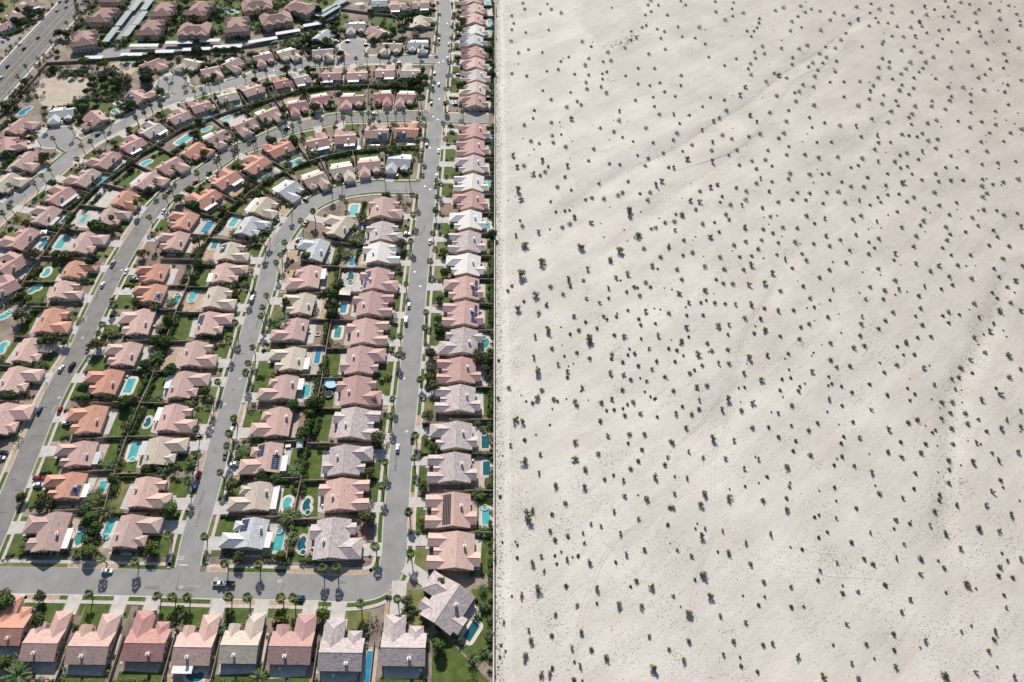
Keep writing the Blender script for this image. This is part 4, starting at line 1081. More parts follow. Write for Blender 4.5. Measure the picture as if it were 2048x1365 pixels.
def build_palms():
    recs = []
    for u, v, hg in PALMS:
        p = G(u, v, hg); p.z = 0
        # keep the trunk off the carriageway
        k, i, side, d = nearest_street(p)
        if d < RW[k] + .5:
            q = ROADS[k][i]; o = (p - q); o = o.normalized() if o.length > .2 else Vector((1, 0, 0)); p = q + o * (RW[k] + 1.0)
        recs.append([p, hg, k, i, side, d])
    groups = {}
    for r in recs:
        key = (r[2], 'bottom' if r[2] == 'A' and r[0].y < G(0, 1120).y and r[0].x < G(760, 1150).x else '', r[4]) if r[5] < 16 else ('x', '', '')
        groups.setdefault(key, []).append(r)
    for (k, z, side), L in groups.items():
        L.sort(key=lambda r: r[0].x if (z or k == 'x') else r[0].y)
        for n, r in enumerate(L):
            p, hg = r[0], r[1]
            if k == 'x': lab = 'tall fan palm beyond the street kerbs, %s from the left edge' % ORD[n + 1]
            elif z: lab = 'fan palm on the %s side of bottom cross street, %s from left' % ('near' if side == 'left' and False else ('upper' if r[0].y > G(300, 1165).y else 'lower'), ORD[n + 1])
            else: lab = 'fan palm, %s from near end on %s kerb of the %s' % (ORD[n + 1], side, ROADNAME[k])
            rz = RND.uniform(0, 6.28); e = link('fan_palm', None, None, (p.x, p.y, .08), rz); tag(e, lab, 'palm tree', 'street fan palms')
            lean = (RND.uniform(-.03, .03), RND.uniform(-.03, .03), rz); e.rotation_euler = lean
            R = RND.uniform(2.15, 2.6)
            link('trunk', PTR, e, (0, 0, 0), 0, (1, 1, hg))
            link('crown', RND.choice(PALMC), e, (0, 0, hg), 0, R)
            link('dead_fronds', RND.choice(PALMD), e, (0, 0, hg - .35), 0, (R * .62, R * .62, R * .8))
build_palms()

# ------------------------------------------------------------------ yard trees and bushy palms
TREES = []
def trees(tile, s):
    for r in parse(tile, s):
        if r[2] > 1: TREES.append((r[0], r[1], r[2], r[3]))
trees('a', '330,25,70,o;1270,70,62,g;40,690,50,o;45,760,75,g;310,700,52,o;290,890,55,g;660,380,62,g;650,310,50,g;700,210,58,g;700,120,52,g;640,400,40,g;1130,350,60,y;1260,870,30,y;40,1210,50,g;100,1300,100,p;500,1080,46,g;180,350,40,p;170,300,30,p;570,390,40,p;130,1160,40,o')
trees('b', '480,425,48,g;860,100,60,p;870,280,48,p;790,420,50,g;1430,130,62,o;785,850,55,y;1100,855,58,y;345,960,40,p;535,945,35,p;400,320,40,p;1010,425,35,p;620,1330,60,p;850,170,40,g;860,210,36,g;840,330,34,g')
trees('c', '740,145,40,y;320,120,55,o;350,890,45,o;615,760,50,o;615,830,45,p;850,1095,60,g;865,620,50,y;1095,1340,42,o;1180,230,45,p;800,540,25,y;230,330,25,p;1180,660,30,p;1210,800,30,p;1230,1000,35,p;1190,1130,40,p;1100,1180,40,p')
trees('d', '200,115,38,g;300,110,40,p;60,355,55,g;150,430,30,g;125,700,38,g;150,1145,45,g;345,1170,75,o;650,290,55,g;670,370,45,g;845,375,40,g;960,400,55,g;1045,475,35,g;1085,525,35,g;1025,555,40,g;970,600,45,o;1040,380,40,o;1320,150,60,g;1225,365,40,p;1130,110,45,g;1200,50,45,p;1140,925,50,g;1270,910,50,p;1240,970,40,p;1320,1240,65,g;860,880,50,p;350,945,35,g;740,1110,55,p;820,1250,60,p;650,1260,55,g;700,1180,50,p;1370,900,35,o;1480,380,50,p;1520,540,40,g;1480,870,45,p;1215,860,40,p;770,880,30,p;1130,400,30,y;700,1310,65,g;930,860,40,o;870,1000,45,g;880,1080,42,g;1110,110,40,g')
trees('e', '230,310,45,y;110,380,48,p;270,370,35,p;585,425,38,o;640,645,50,p;920,420,55,g;1080,405,72,g;1050,490,50,g;1000,640,60,g;1050,570,45,g;940,930,60,p;680,970,58,g;775,1010,50,g;435,1060,50,o;980,200,25,g;1040,205,25,g;1090,230,35,g;1085,300,35,g;755,200,30,y;750,260,25,g;860,1290,60,p;545,1080,35,p;500,800,35,p;570,780,30,p;550,850,30,p;680,205,20,g;150,540,30,g')
trees('f', '380,385,42,o;410,690,65,o;350,940,45,o;830,150,50,o;850,280,55,o;810,210,45,y;805,510,50,o;845,750,45,g;770,1050,45,y;1210,60,60,o;1250,140,40,o;1200,1110,50,p;330,1310,60,o;750,1320,40,y;785,680,25,p;1190,565,25,p;1230,610,20,p;480,210,25,y;360,1190,25,g;830,20,40,o')
trees('g', '245,420,58,o;790,220,35,g;875,220,40,o;730,200,60,g;395,1070,80,o;330,1110,50,g;510,1100,45,o;145,900,68,o;1100,420,45,o;720,470,50,d;1055,800,50,o;740,1130,60,o;880,1030,35,p;970,970,40,p;1310,930,45,g;1255,985,40,p;1190,1090,45,g;1100,1100,35,g;1210,1210,50,p;1280,1100,50,g;200,1300,40,g;300,1280,40,p;1130,1290,45,g;620,920,30,o;210,770,35,g;500,440,55,g;420,190,40,p;130,130,30,g;200,180,40,o;530,220,40,g;340,760,30,g;1320,780,40,p;1200,850,40,g;440,420,40,g;170,740,35,g;190,690,30,g')
trees('h', '330,45,60,g;550,75,45,o;370,310,55,o;650,240,40,p;760,250,40,p;860,230,35,p;930,175,40,p;330,560,40,p;370,490,40,g;340,610,40,g;670,720,35,y;720,570,40,p;620,640,45,p;1030,920,65,p;1220,435,50,g;1060,790,40,g;1270,850,40,p;140,930,45,y;80,980,40,p;550,1110,20,o;430,1060,40,p;40,1090,50,g;120,1090,45,g;820,300,40,y;450,470,40,p;180,1330,40,g;1360,460,30,g')
trees('i', '245,280,60,p;160,400,50,p;590,340,50,o;570,530,30,o;55,820,60,g;40,720,58,g;60,880,52,g;100,660,50,g;930,400,40,g;945,560,48,g;900,770,38,o;880,930,40,y;890,1000,40,g;830,1190,55,o;955,290,35,o;1270,560,40,p;1305,260,40,g;1200,1210,60,o;1260,1230,50,g;840,1310,45,g;35,1085,25,y;520,680,25,o;520,1060,25,g;230,230,40,g;470,1170,25,g;90,1130,35,g;540,890,25,g')
trees('j', '60,60,50,d;110,130,30,g;480,90,40,o;900,80,70,g;880,30,50,g;860,190,45,g;1400,45,60,g;1245,465,45,g;1405,318,40,g;470,610,65,o;560,905,50,g;1090,560,40,o;1190,740,35,g;1000,880,50,p;1420,690,50,o;330,1270,40,g;160,1290,35,g;1350,90,50,g;70,590,50,g;40,690,35,g;1210,1290,55,g;1560,1000,40,g;740,1250,40,p;1090,1300,30,g')
trees('k', '380,165,60,y;60,690,55,g;595,1070,62,g;705,980,55,g;735,1150,75,g;1045,1185,60,o;865,570,55,y;920,500,45,g;1195,685,38,g;1310,640,30,g;1270,740,45,g;700,640,60,p;1110,380,45,o;1600,440,55,g;1440,1000,50,y;1280,1050,60,p;1340,960,50,p;1160,70,50,p;850,230,40,p;730,290,50,g;570,560,50,o;780,400,45,g;1100,270,40,g;1340,110,45,o;400,490,40,g;1570,820,60,p;250,980,45,g;1330,930,50,g;960,90,45,p;1550,720,45,p;810,220,40,g;1400,830,35,g')
trees('l', '235,440,62,g;490,455,60,g;460,420,50,g;410,630,50,g;410,760,50,p;80,1010,55,y;200,720,50,p;165,850,60,p;660,540,55,p;710,560,45,p;720,80,60,o;380,100,55,o;880,30,45,o;1520,560,65,g;1610,560,50,g;1450,760,45,p;540,670,40,p;270,790,40,g;840,860,30,g;1240,330,30,g;360,190,40,g;590,590,30,y;1490,1040,50,g;1580,470,35,y;30,840,50,g')
trees('m', '210,540,60,g;310,550,45,g;400,565,38,g;880,290,40,y;890,1020,35,g;885,920,25,y;480,20,40,p;250,240,30,p;260,350,25,p;270,440,25,p;360,480,25,p;460,500,30,p;510,520,30,p;780,1110,30,o;180,1030,50,p;320,1030,35,p;375,1160,30,o;1350,280,35,g;995,215,25,g;500,575,25,o')
trees('n', '170,240,70,d;330,110,60,o;390,180,40,g;480,150,45,g;310,260,35,g;690,390,65,d;790,400,60,d;980,720,70,y;1215,745,75,y;620,800,55,o;1230,340,65,o;1440,80,70,g;1180,520,50,g;1340,880,60,o;1380,960,75,g;1230,930,60,d;1090,930,45,g;960,890,40,g;840,890,40,g;1240,1030,45,g;60,1230,60,g;180,1210,60,o;290,960,50,g;1130,1190,50,g;1000,1200,70,g;960,1280,50,g;1560,1220,60,g;1480,1250,60,g;500,1280,40,y;1730,860,80,o;1730,930,70,d;1340,240,40,g;1490,690,45,g;1100,80,35,g;960,240,40,o;670,620,40,d;800,500,35,y;1490,440,45,p;1390,530,40,p;230,1090,40,o;1500,50,40,g;1310,20,50,o;20,60,40,g;1020,1080,45,g;1060,1000,40,g;1150,1130,40,g;700,890,35,g;760,895,30,g')
trees('o', '815,200,75,y;700,190,45,g;565,190,55,g;700,260,60,y;530,290,50,o;240,840,90,o;240,930,80,d;420,1080,60,g;640,720,55,y;850,600,75,d;1080,590,40,g;1180,590,50,g;1290,585,50,g;1100,660,45,g;1380,620,40,g;310,630,45,g;1530,950,40,g;640,80,50,o;1480,110,60,d;1620,120,50,d;1110,130,60,g;460,440,40,o;250,470,40,g;1330,420,35,g;1030,400,30,g;750,430,35,g;1000,70,40,g;930,920,50,p;1060,900,50,g;930,1130,30,g;1240,1250,60,p;1160,1210,50,p;930,740,50,p;1450,700,70,p;1640,720,40,p;1560,690,30,d;1200,840,45,p;1700,1000,50,g;40,960,40,o;1040,1290,50,p;1400,1140,40,p;1400,20,50,o;720,20,60,o;110,690,50,g;530,700,45,d')
trees('p', '430,810,75,o;680,810,45,g;780,900,55,o;820,940,50,o;740,830,40,g;955,800,35,g;910,480,70,y;1000,380,50,d;690,460,60,g;640,490,60,d;590,560,50,d;860,230,55,o;965,270,40,d;1030,210,45,g;800,110,60,d;590,150,55,o;430,70,60,o;310,90,50,y;160,110,60,g;30,110,50,d;1660,430,50,g;1700,340,40,g;1570,480,30,p;1460,470,45,g;1090,320,45,p;1040,1030,55,g;620,1060,60,g;280,1100,75,p;390,1300,55,o;960,1220,45,o;1720,990,60,o;760,1260,60,o;50,950,40,g;1500,950,60,p;1380,940,50,p;1660,960,50,p;190,1000,45,g;700,620,50,d;850,600,35,p;290,310,30,g;1330,60,30,g;1130,170,30,p;60,750,40,g;1430,130,40,g;240,520,35,g;1070,640,50,d')
trees('q', '590,1060,60,g;600,900,60,y;480,960,60,d;560,970,60,d;660,920,50,g;280,990,60,o;350,960,45,g;100,960,60,p;1080,240,62,o;1060,350,50,o;1050,80,40,o;1025,175,30,p;1020,540,35,g;1390,580,50,g;1420,570,40,g;1450,770,40,g;1450,870,45,d;1070,1000,50,g;1110,985,40,o;990,940,35,o;1040,690,40,d;1020,830,35,o;240,430,50,g;380,370,60,g;30,470,35,g;140,480,30,p;360,540,25,p;540,370,50,p;680,540,40,p;380,210,80,g;500,170,50,d;750,70,35,g;650,580,40,g;590,1130,35,p;620,830,40,o;1430,1000,35,g;1370,380,30,p;1000,1150,30,g')
TN = dict(g='green leafy', o='olive-toned airy', y='yellow-green', d='dark dense', p='bushy feather')
def build_trees():
    recs = []
    for u, v, r, k in TREES:
        rm = min(5.5, max(1.0, 1.1 * r / PXM(v)))
        z = .75 * rm + (.45 if k != 'p' else .4)
        p = G(u, v, z); p.z = 0
        rr = near_road(p, min('ABCD', key=lambda q: near_road(p, q)[0]))
        kk = min('ABCD', key=lambda q: near_road(p, q)[0]); d, q = near_road(p, kk)
        if d < RW[kk] + .8: p = q + (p - q).normalized() * (RW[kk] + 1.2)
        recs.append([p, rm, k])
    big = sorted([r for r in recs if r[2] != 'p'], key=lambda r: -r[1] * PXM(700) )[:298]
    ids = {id(r) for r in big} | {id(r) for r in recs if r[2] == 'p'}
    labs = {}
    for r in recs:
        if id(r) not in ids: continue
        h = near_house(r[0]); d = r[0] - h['P']; f = d.dot(h['front'])
        rel = 'before' if f > 7.5 else ('behind' if f < -5 else 'beside')
        # trees far from any house belong to the apartments
        far = d.length > 34
        base = ('%s %s' % (TN[r[2]], 'palm' if r[2] == 'p' else 'tree'), ('near the apartments' if far else '%s %s' % (rel, sref(h))))
        labs.setdefault(base, []).append(r)
    rest = []
    for (nm, where), L in labs.items():
        L.sort(key=lambda r: r[0].x)
        for n, r in enumerate(L):
            p, rm, k = r
            lab = nm + ' ' + where if len(L) == 1 else '%s of %s %ss %s' % (('leftmost' if n == 0 else 'rightmost' if n == len(L) - 1 else ORD[n + 1]), NUM[len(L)] if len(L) < 16 else 'many', nm, where) if len(L) < 16 else '%s %s from left edge %s' % (ORD[n + 1], nm, where)
            rz = RND.uniform(0, 6.28)
            if k == 'p':
                e = link('bushy_palm', None, None, (p.x, p.y, .03), rz); tag(e, lab, 'palm', 'bushy yard palms')
                th = RND.uniform(.5, 1.6); link('trunk', PTR, e, (0, 0, 0), 0, (1.1, 1.1, th)); link('crown', RND.choice(YARDC), e, (0, 0, th), 0, rm * 1.1)
            else:
                e = link('yard_tree', None, None, (p.x, p.y, .03), rz); tag(e, lab, 'tree', 'yard trees')
                ch = .6 * rm + .45
                link('trunk', RND.choice(TRUNKS), e, (0, 0, 0), 0, (rm * .8, rm * .8, ch)); link('crown', RND.choice(CROWN[k]), e, (0, 0, ch), 0, (rm * RND.uniform(.92, 1.08), rm * RND.uniform(.92, 1.08), rm * RND.uniform(.8, 1.0)))
    return [r for r in recs if id(r) not in ids]
SMALL = build_trees()

# ------------------------------------------------------------------ hedges and small garden shrubs
def hedge_mesh(seed, L=8, n=900):
    rnd = random.Random(seed); b = MB()
    for _ in range(n):
        x = rnd.uniform(-L / 2, L / 2); s = rnd.choice(['t', 't', 'f', 'b', 'e']); wob = .12 * math.sin(x * 2.1 + seed)
        if s == 't': p, d = Vector((x, rnd.uniform(-.5, .5), 1.5 + wob)), Vector((0, 0, 1))
        elif s in 'fb': sg = 1 if s == 'f' else -1; p, d = Vector((x, sg * (.55 + wob), rnd.uniform(.05, 1.5))), Vector((0, sg, .2))
        else: sg = rnd.choice((-1, 1)); p, d = Vector((sg * L / 2, rnd.uniform(-.5, .5), rnd.uniform(.05, 1.5))), Vector((sg, 0, 0))
        leaf(b, p + rdir(rnd) * .12, d + rdir(rnd) * .7, .2 * rnd.uniform(.7, 1.3), rnd)
    return b.mesh('hedge', 'hedge')
HEDGE = [hedge_mesh(i) for i in range(3)]
def blocked(p, m=0):
    if any((p - q).length < r + m for q, r in POOLPTS): return True
    for h in HOUSES:
        d = p - h['P']
        if abs(d.x) > 16 or abs(d.y) > 16: continue
        x, y = d.dot(h['right']), d.dot(h['front']); pl = PLANS[h['plan']]; a, b, c, e = pl['main']
        if a - .8 - m < x < b + .8 + m and c - .8 - m < y < e + .8 + m: return True
        for (wa, wb, yi, yo, hp) in pl['wings']:
            if wa - .8 - m < x < wb + .8 + m and min(yi, yo) - .8 - m < y < max(yi, yo) + .8 + m: return True
        g0, g1, gy = pl['gar']
        if g0 - 1 < x < g1 + 1 and y > 0: return True
    return not clear_of_roads(p, None, 1.0 + m)
def build_hedges():
    for h in HOUSES:
        if h['row'] in ('TN', 'AV', 'DC') and h['i'] > 7: continue
        rear = h.get('rear', 14.0); y = -(rear - 1.3)
        c = h['P'] + h['front'] * y
        if h['row'] == 'SS': continue
        if RND.random() < .8:
            sc = RND.uniform(.85, 1.9); cc = c + h['right'] * RND.uniform(-2, 2)
            if not any((cc - q).length < r * .8 for q, r in POOLPTS):
                o = link('hedge', RND.choice(HEDGE), None, (cc.x, cc.y, 0), h['a'], (sc, RND.uniform(.9, 1.5), RND.uniform(.9, 1.5)))
                tag(o, 'clipped hedge on back wall of ' + sref(h), 'hedge', 'back yard hedges'); o['kind'] = 'thing'
        if RND.random() < .55:
            s = RND.choice((-1, 1)); L = RND.uniform(.6, 1.1); cc = h['P'] + h['right'] * (s * 8.75) + h['front'] * (-7 - L * 3.5)
            if rear > 12 and not any((cc - q).length < r * .8 for q, r in POOLPTS):
                o = link('hedge', RND.choice(HEDGE), None, (cc.x, cc.y, 0), h['a'] + math.pi / 2, (L, .8, RND.uniform(.9, 1.3)))
                tag(o, '%s side hedge of %s' % ('right' if h['right'].x * s > 0 else 'left', sref(h)), 'hedge', 'side yard hedges'); o['kind'] = 'thing'
build_hedges()
def build_shrubbery():
    rnd = random.Random(99)
    bs = {k: MB() for k in 'goyd'}
    def bush(p, r, k):
        b = bs[k]
        for _ in range(int(24 + 34 * r)):
            d = rdir(rnd); d.z = abs(d.z)
            leaf(b, Vector((p.x, p.y, .05)) + Vector((d.x * r, d.y * r, d.z * r * 1.1)) * rnd.uniform(.75, 1.05), d + rdir(rnd) * .6, .3 * rnd.uniform(.6, 1.2), rnd)
    for p, rm, k in SMALL: bush(p, rm, k)
    for h in HOUSES:
        n = 44
        rear = min(h.get('rear', 14), 22)
        for _ in range(n):
            z = rnd.random()
            if z < .35: x, y = rnd.uniform(-9, 9), -rear + rnd.uniform(.8, 2.6)
            elif z < .6: x, y = rnd.choice((-1, 1)) * rnd.uniform(8.6, 9.3), rnd.uniform(-rear + 1, 8)
            elif z < .85: x, y = rnd.uniform(-9, 9), rnd.uniform(6.8, 10)
            else: x, y = rnd.choice((-1, 1)) * rnd.uniform(7, 9.4), rnd.uniform(9, max(10, h['dist'] - 9.5))
            p = h['P'] + h['right'] * x + h['front'] * y
            if blocked(p): continue
            bush(p, rnd.uniform(.5, 1.3) if z > .35 else rnd.uniform(.8, 2.1), rnd.choice('gggggooydd'))
    # planting along the desert wall, the avenue and between the apartments
    for y in range(70, 640, 2):
        p = Vector((WALLX(y) - rnd.uniform(1.2, 2.0), y + rnd.uniform(-1, 1), 0))
        if rnd.random() < .72 and clear_of_roads(p, None, 1): bush(p, rnd.uniform(.7, 1.5), rnd.choice('gggdo'))
    for _ in range(1700):
        p = G(rnd.uniform(150, 680), rnd.uniform(-10, 95))
        ok = all((p - G(u, v)).length > 13 for u, v, a in APT) and all((p - G(u, v)).length > L * .55 for u, v, L, a, m in CPL)
        if ok and clear_of_roads(p, None, 2): bush(p, rnd.uniform(.8, 2.6), rnd.choice('ggodd'))
    d, n, wd, o = AVE
    for _ in range(240):
        p = o + d * rnd.uniform(-100, 330) + n * (wd * rnd.choice((rnd.uniform(1.12, 1.4), rnd.uniform(-.3, -.12))))
        if clear_of_roads(p, None, 2): bush(p, rnd.uniform(.6, 1.8), rnd.choice('godd'))
    for (x0, y0, x1, y1, n) in ((180, 148, 262, 205, 150), (92, 140, 185, 156, 60), (150, 195, 175, 235, 30), (0, 200, 60, 235, 40), (20, 170, 90, 200, 40), (270, 105, 660, 118, 60), (95, 130, 330, 146, 40), (190, 225, 300, 250, 25), (560, 60, 690, 100, 50), (0, 0, 90, 60, 60), (720, 10, 870, 60, 50)):
        for _ in range(n):
            p = G(rnd.uniform(x0, x1), rnd.uniform(y0, y1))
            f = (p - o).dot(AVE[1]) / AVE[2]
            if -.1 < f < 1.1 or blocked(p, .3): continue
            bush(p, rnd.uniform(.9, 2.6), rnd.choice('gggodd'))
    for k, nm in zip('goyd', ('green', 'olive', 'yellow-green', 'dark')):
        stuff(link('garden_shrubbery', bs[k].mesh('garden_shrubbery', 'leaf_' + k)), 'scattered small %s garden shrubs around the houses' % nm, 'shrubs')
build_shrubbery()

# ------------------------------------------------------------------ cars
def car_meshes(kind):
    # length along +x; returns dict of part -> (mesh builder, material or None for paint)
    L, W = (4.6, 1.8) if kind == 'car' else ((5.6, 1.95) if kind == 'pickup' else (5.3, 1.95))
    def loft(secs, name, m):
        b = MB(); n = len(secs[0])
        for s in secs: b.v += s
        for i in range(len(secs) - 1):
            for j in range(n): k = (j + 1) % n; b.f.append((i * n + j, i * n + k, (i + 1) * n + k, (i + 1) * n + j))
        b.f.append(tuple(range(n))[::-1]); b.f.append(tuple((len(secs) - 1) * n + j for j in range(n)))
        return b.mesh(name, m, False)
    def sec(x, w_, z0, z1): return [(x, -w_ * .96, z0), (x, w_ * .96, z0), (x, w_, (z0 + z1) / 2), (x, w_ * .9, z1), (x, -w_ * .9, z1), (x, -w_, (z0 + z1) / 2)]
    h = W / 2; f = L / 2
    if kind == 'car': body = [(-f, .8, .4, .82), (-f + .25, .97, .28, .95), (-.9, 1, .25, .98), (.9, 1, .25, .95), (f - .35, .95, .28, .84), (f, .78, .4, .68)]; cab = [(-1.95, .80, .95), (-1.25, .72, 1.42), (.35, .72, 1.45), (1.2, .82, .94)]
    elif kind == 'pickup': body = [(-f, .92, .45, 1.0), (-f + .15, .98, .35, 1.05), (-.5, 1, .3, 1.05), (1.2, 1, .3, 1.08), (f - .3, .96, .35, 1.0), (f, .85, .45, .85)]; cab = [(-.65, .86, 1.04), (-.45, .76, 1.72), (.75, .76, 1.74), (1.5, .86, 1.06)]
    else: body = [(-f, .92, .4, 1.1), (-f + .1, .98, .3, 1.2), (0, 1, .28, 1.2), (1.5, 1, .28, 1.12), (f - .25, .95, .32, .98), (f, .82, .42, .8)]; cab = [(-2.55, .9, 1.18), (-2.4, .84, 1.88), (.7, .84, 1.9), (1.75, .88, 1.1)]
    P = {}
    P['body'] = loft([sec(x, h * w_, a, z) for x, w_, a, z in body], 'body', None)
    zb = cab[0][2] - .08
    (x0, w0, z0), (x1, w1, z1), (x2, w2, z2), (x3, w3, z3) = cab
    b = MB(); w_ = h
    b.v += [(x0, -w0 * w_, z0 - .05), (x3, -w3 * w_, z3 - .05), (x3, w3 * w_, z3 - .05), (x0, w0 * w_, z0 - .05), (x1, -w1 * w_, z1), (x2, -w2 * w_, z2), (x2, w2 * w_, z2), (x1, w1 * w_, z1)]
    b.f += [(0, 1, 5, 4), (1, 2, 6, 5), (2, 3, 7, 6), (3, 0, 4, 7), (4, 5, 6, 7)]; P['windows'] = b.mesh('windows', 'glass_dark')
    b = MB(); b.box(x1 - .06, x2 + .05, -w1 * w_ - .02, w1 * w_ + .02, max(z1, z2) - .02, max(z1, z2) + .04); P['roof_panel'] = b.mesh('roof_panel', None)
    if kind == 'pickup':
        b = MB(); b.box(-f + .2, -.8, -h * .78, h * .78, 1.052, 1.075); P['truck_bed'] = b.mesh('truck_bed', 'black_mat')
    b = MB(); b.tube([Vector((0, -.11, 0)), Vector((0, .11, 0))], [.33, .33], 12); b.f.append(tuple(range(12))[::-1]); P['_wheel'] = b.mesh('wheel', 'tyre')
    b = MB(); b.tube([Vector((0, -.125, 0)), Vector((0, .125, 0))], [.17, .17], 8); P['_rim'] = b.mesh('rim', 'metal_grey')
    b = MB(); b.box(-.04, .03, -.2, .2, -.09, .09); P['_lamp'] = b.mesh('headlight', 'white_paint')
    return P, L, W
CM = {k: car_meshes(k) for k in ('car', 'pickup', 'van')}
def add_car(u, v, ang, ck, kind, lab, z=.06):
    P, L, W = CM[kind]; p = G(u, v, .8)
    e = link(dict(car='parked_car', pickup='pickup_truck', van='van')[kind], None, None, (p.x, p.y, z), ang); tag(e, lab, 'car' if kind == 'car' else kind, 'vehicles')
    for nm in ('body', 'windows', 'roof_panel', 'truck_bed'):
        if nm not in P: continue
        me = P[nm]
        if not me.materials:
            key = (kind, nm, ck)
            if key not in SM: c = me.copy(); c.materials.append(MAT['paint_' + ck]); SM[key] = c
            me = SM[key]
        link(nm, me, e)
    for sx in (-1, 1):
        for sy in (-1, 1):
            wl = link('wheel', P['_wheel'], e, (sx * L * .31, sy * (W / 2 - .1), .33)); link('rim', P['_rim'], wl)
    for sy in (-1, 1): link('headlight', P['_lamp'], e, (L / 2 - .06, sy * W * .33, .68))
    return e
# tile, list of x,y,paint+kind+dir   dir: a along the street, l across it (in a drive)
CARS = []
def cars(tile, s):
    for r in s.split(';'):
        x, y, c = r.split(','); ox, oy, sc = TILES[tile]; CARS.append((ox + float(x) / sc, oy + float(y) / sc, c))
cars('a', '800,530,wca'); cars('b', '330,625,wpa;930,730,bca')
cars('d', '475,145,wca;560,128,kpa;308,470,bca;465,470,rca;520,570,wcl;695,172,kcl;305,1000,rpl;295,1050,wcl;25,800,kcl;2,842,wcl')
cars('e', '460,575,kca;440,630,wca;390,815,yca;470,890,wpl;185,975,rca;160,1065,bca')
cars('f', '566,765,wca;682,690,kca')
cars('g', '880,495,spa;985,558,wca;800,660,wca;1045,615,spl;1275,88,wca;410,1195,kcl;685,1165,yca')
cars('h', '800,765,wva;1042,395,kca;1215,180,npa;1170,312,wvl;1155,362,kcl;985,155,kcl')
cars('i', '818,325,sca;655,820,wca;632,935,wva;630,265,wpl')
cars('m', '670,35,bca;750,555,wca;618,490,tca;725,830,sca;712,930,kca;370,85,wcl;295,830,rcl;925,25,kcl;930,45,bcl')
cars('q', '818,465,rca;935,525,kca;920,690,bca;765,870,sca;815,1000,wca;745,1030,sca;340,745,sca;1050,890,bcl')
cars('p', '1160,490,tca;1030,490,wcl;1380,530,kca;680,240,wca')
cars('j', '675,245,wcl;370,340,wpl;285,470,scl;1065,375,tca')
cars('k', '1040,510,wcl;1075,490,wcl;915,795,kca;765,895,rca;475,1000,yca;1395,370,bcl;910,870,wcl')
cars('l', '400,310,kca;1355,150,bca;605,1085,kcl')
cars('n', '710,20,tca;790,10,yca;783,80,sca;675,125,sca;450,445,rca;232,525,wca;283,575,kca;87,785,bca;15,920,wca;30,485,wcl;95,455,rcl')
def build_cars():
    labs = {}
    rows = []
    for u, v, c in CARS:
        p = G(u, v); ck, kd, dr = c; kind = dict(c='car', p='pickup', v='van')[kd]
        d, n, wd, o = AVE; f = (p - o).dot(n) / wd
        kname = 'car' if kind == 'car' else ('pickup truck' if kind == 'pickup' else 'van')
        if -.05 < f < 1.1 and u < 150 and v < 200 and dr == 'a':
            ang = AANG + (math.pi if f > .48 else 0); base = '%s %s driving on the wide avenue' % (CARC[ck][0], kname)
        else:
            k, i, side, dist = nearest_street(p); P = ROADS[k]; t = P[min(i + 1, len(P) - 1)] - P[max(i - 1, 0)]
            h = near_house(p); ang = math.atan2(t.y, t.x) + (math.pi if side == 'left' else 0)
            if dr == 'l': ang = h['a'] + math.pi / 2 + (math.pi if RND.random() < .5 else 0)
            base = '%s %s %s %s' % (CARC[ck][0], kname, 'by' if dr == 'a' else 'at', sref(h))
        rows.append((base, u, v, ang, ck, kind, dr)); labs.setdefault(base, []).append(u)
    for base, u, v, ang, ck, kind, dr in rows:
        L = sorted(labs[base]); lab = base
        if len(L) > 1: lab = '%s of %s: %s' % (['leftmost', 'second', 'third', 'fourth'][L.index(u)] if L.index(u) < len(L) - 1 else 'rightmost', NUM[len(L)], base)
        add_car(u, v, ang, ck, kind, lab, .17 if dr == 'l' else .05)
    p = G(462, 1168, .6); e = link('utility_trailer', None, None, (p.x, p.y, .05), math.pi); tag(e, 'red-brown open trailer hitched behind the white pickup on the bottom street', 'trailer')
    b = MB(); b.box(-1.6, 1.6, -.95, .95, .55, .65)
    for a in ((-1.6, 1.6, .88, .95), (-1.6, 1.6, -.95, -.88)): b.box(*a, .65, 1.15)
    b.box(-1.6, -1.53, -.88, .88, .65, 1.15); b.box(1.53, 1.6, -.88, .88, .65, 1.15); link('trailer_box', b.mesh('trailer_box', 'frond_dead'), e)
    b = MB(); b.box(1.6, 2.9, -.05, .05, .5, .6); link('drawbar', b.mesh('drawbar', 'metal_grey'), e)
    for s in (-1, 1): link('wheel', CM['car'][0]['_wheel'], e, (0, s * .95, .33))
    link('brush_load', crown_mesh('brush_load', 'leaf_d', 5, 200, .16, 5, .5, .5), e, (0, 0, .95), 0, (1.5, .85, .6))
build_cars()

# ------------------------------------------------------------------ manhole covers and street lamps
def ring(r0, r1, z, n=20):
    b = MB()
    for r in (r0, r1): b.v += [(r * math.cos(2 * math.pi * k / n), r * math.sin(2 * math.pi * k / n), z) for k in range(n)]
    for i in range(n): j = (i + 1) % n; b.f.append((i, n + i, n + j, j))
    return b
MHR = ring(.5, .85, .03).mesh('collar', 'sidewalk'); b = MB(); b.face([(.5 * math.cos(t), .5 * math.sin(t), .025) for t in (2 * math.pi * k / 16 for k in range(16))]); MHC = b.mesh('cover_plate', 'metal_grey')
mh = []
for t, s in (('a', '752,643;1355,655'), ('b', '308,592;783,610'), ('c', '500,683'), ('f', '637,637;617,222'), ('i', '743,675;700,563'), ('e', '510,226;388,425'), ('d', '462,375'), ('m', '690,183;740,215;600,945;658,978;655,525'), ('q', '915,280;868,728;818,745;822,1178'), ('g', '950,548;645,1077'), ('o', '745,1165;1765,840')):
    for r in parse(t, s): mh.append(G(r[0], r[1]))
MHL = {}
for p in mh: MHL.setdefault(nearest_street(p)[0], []).append(p)
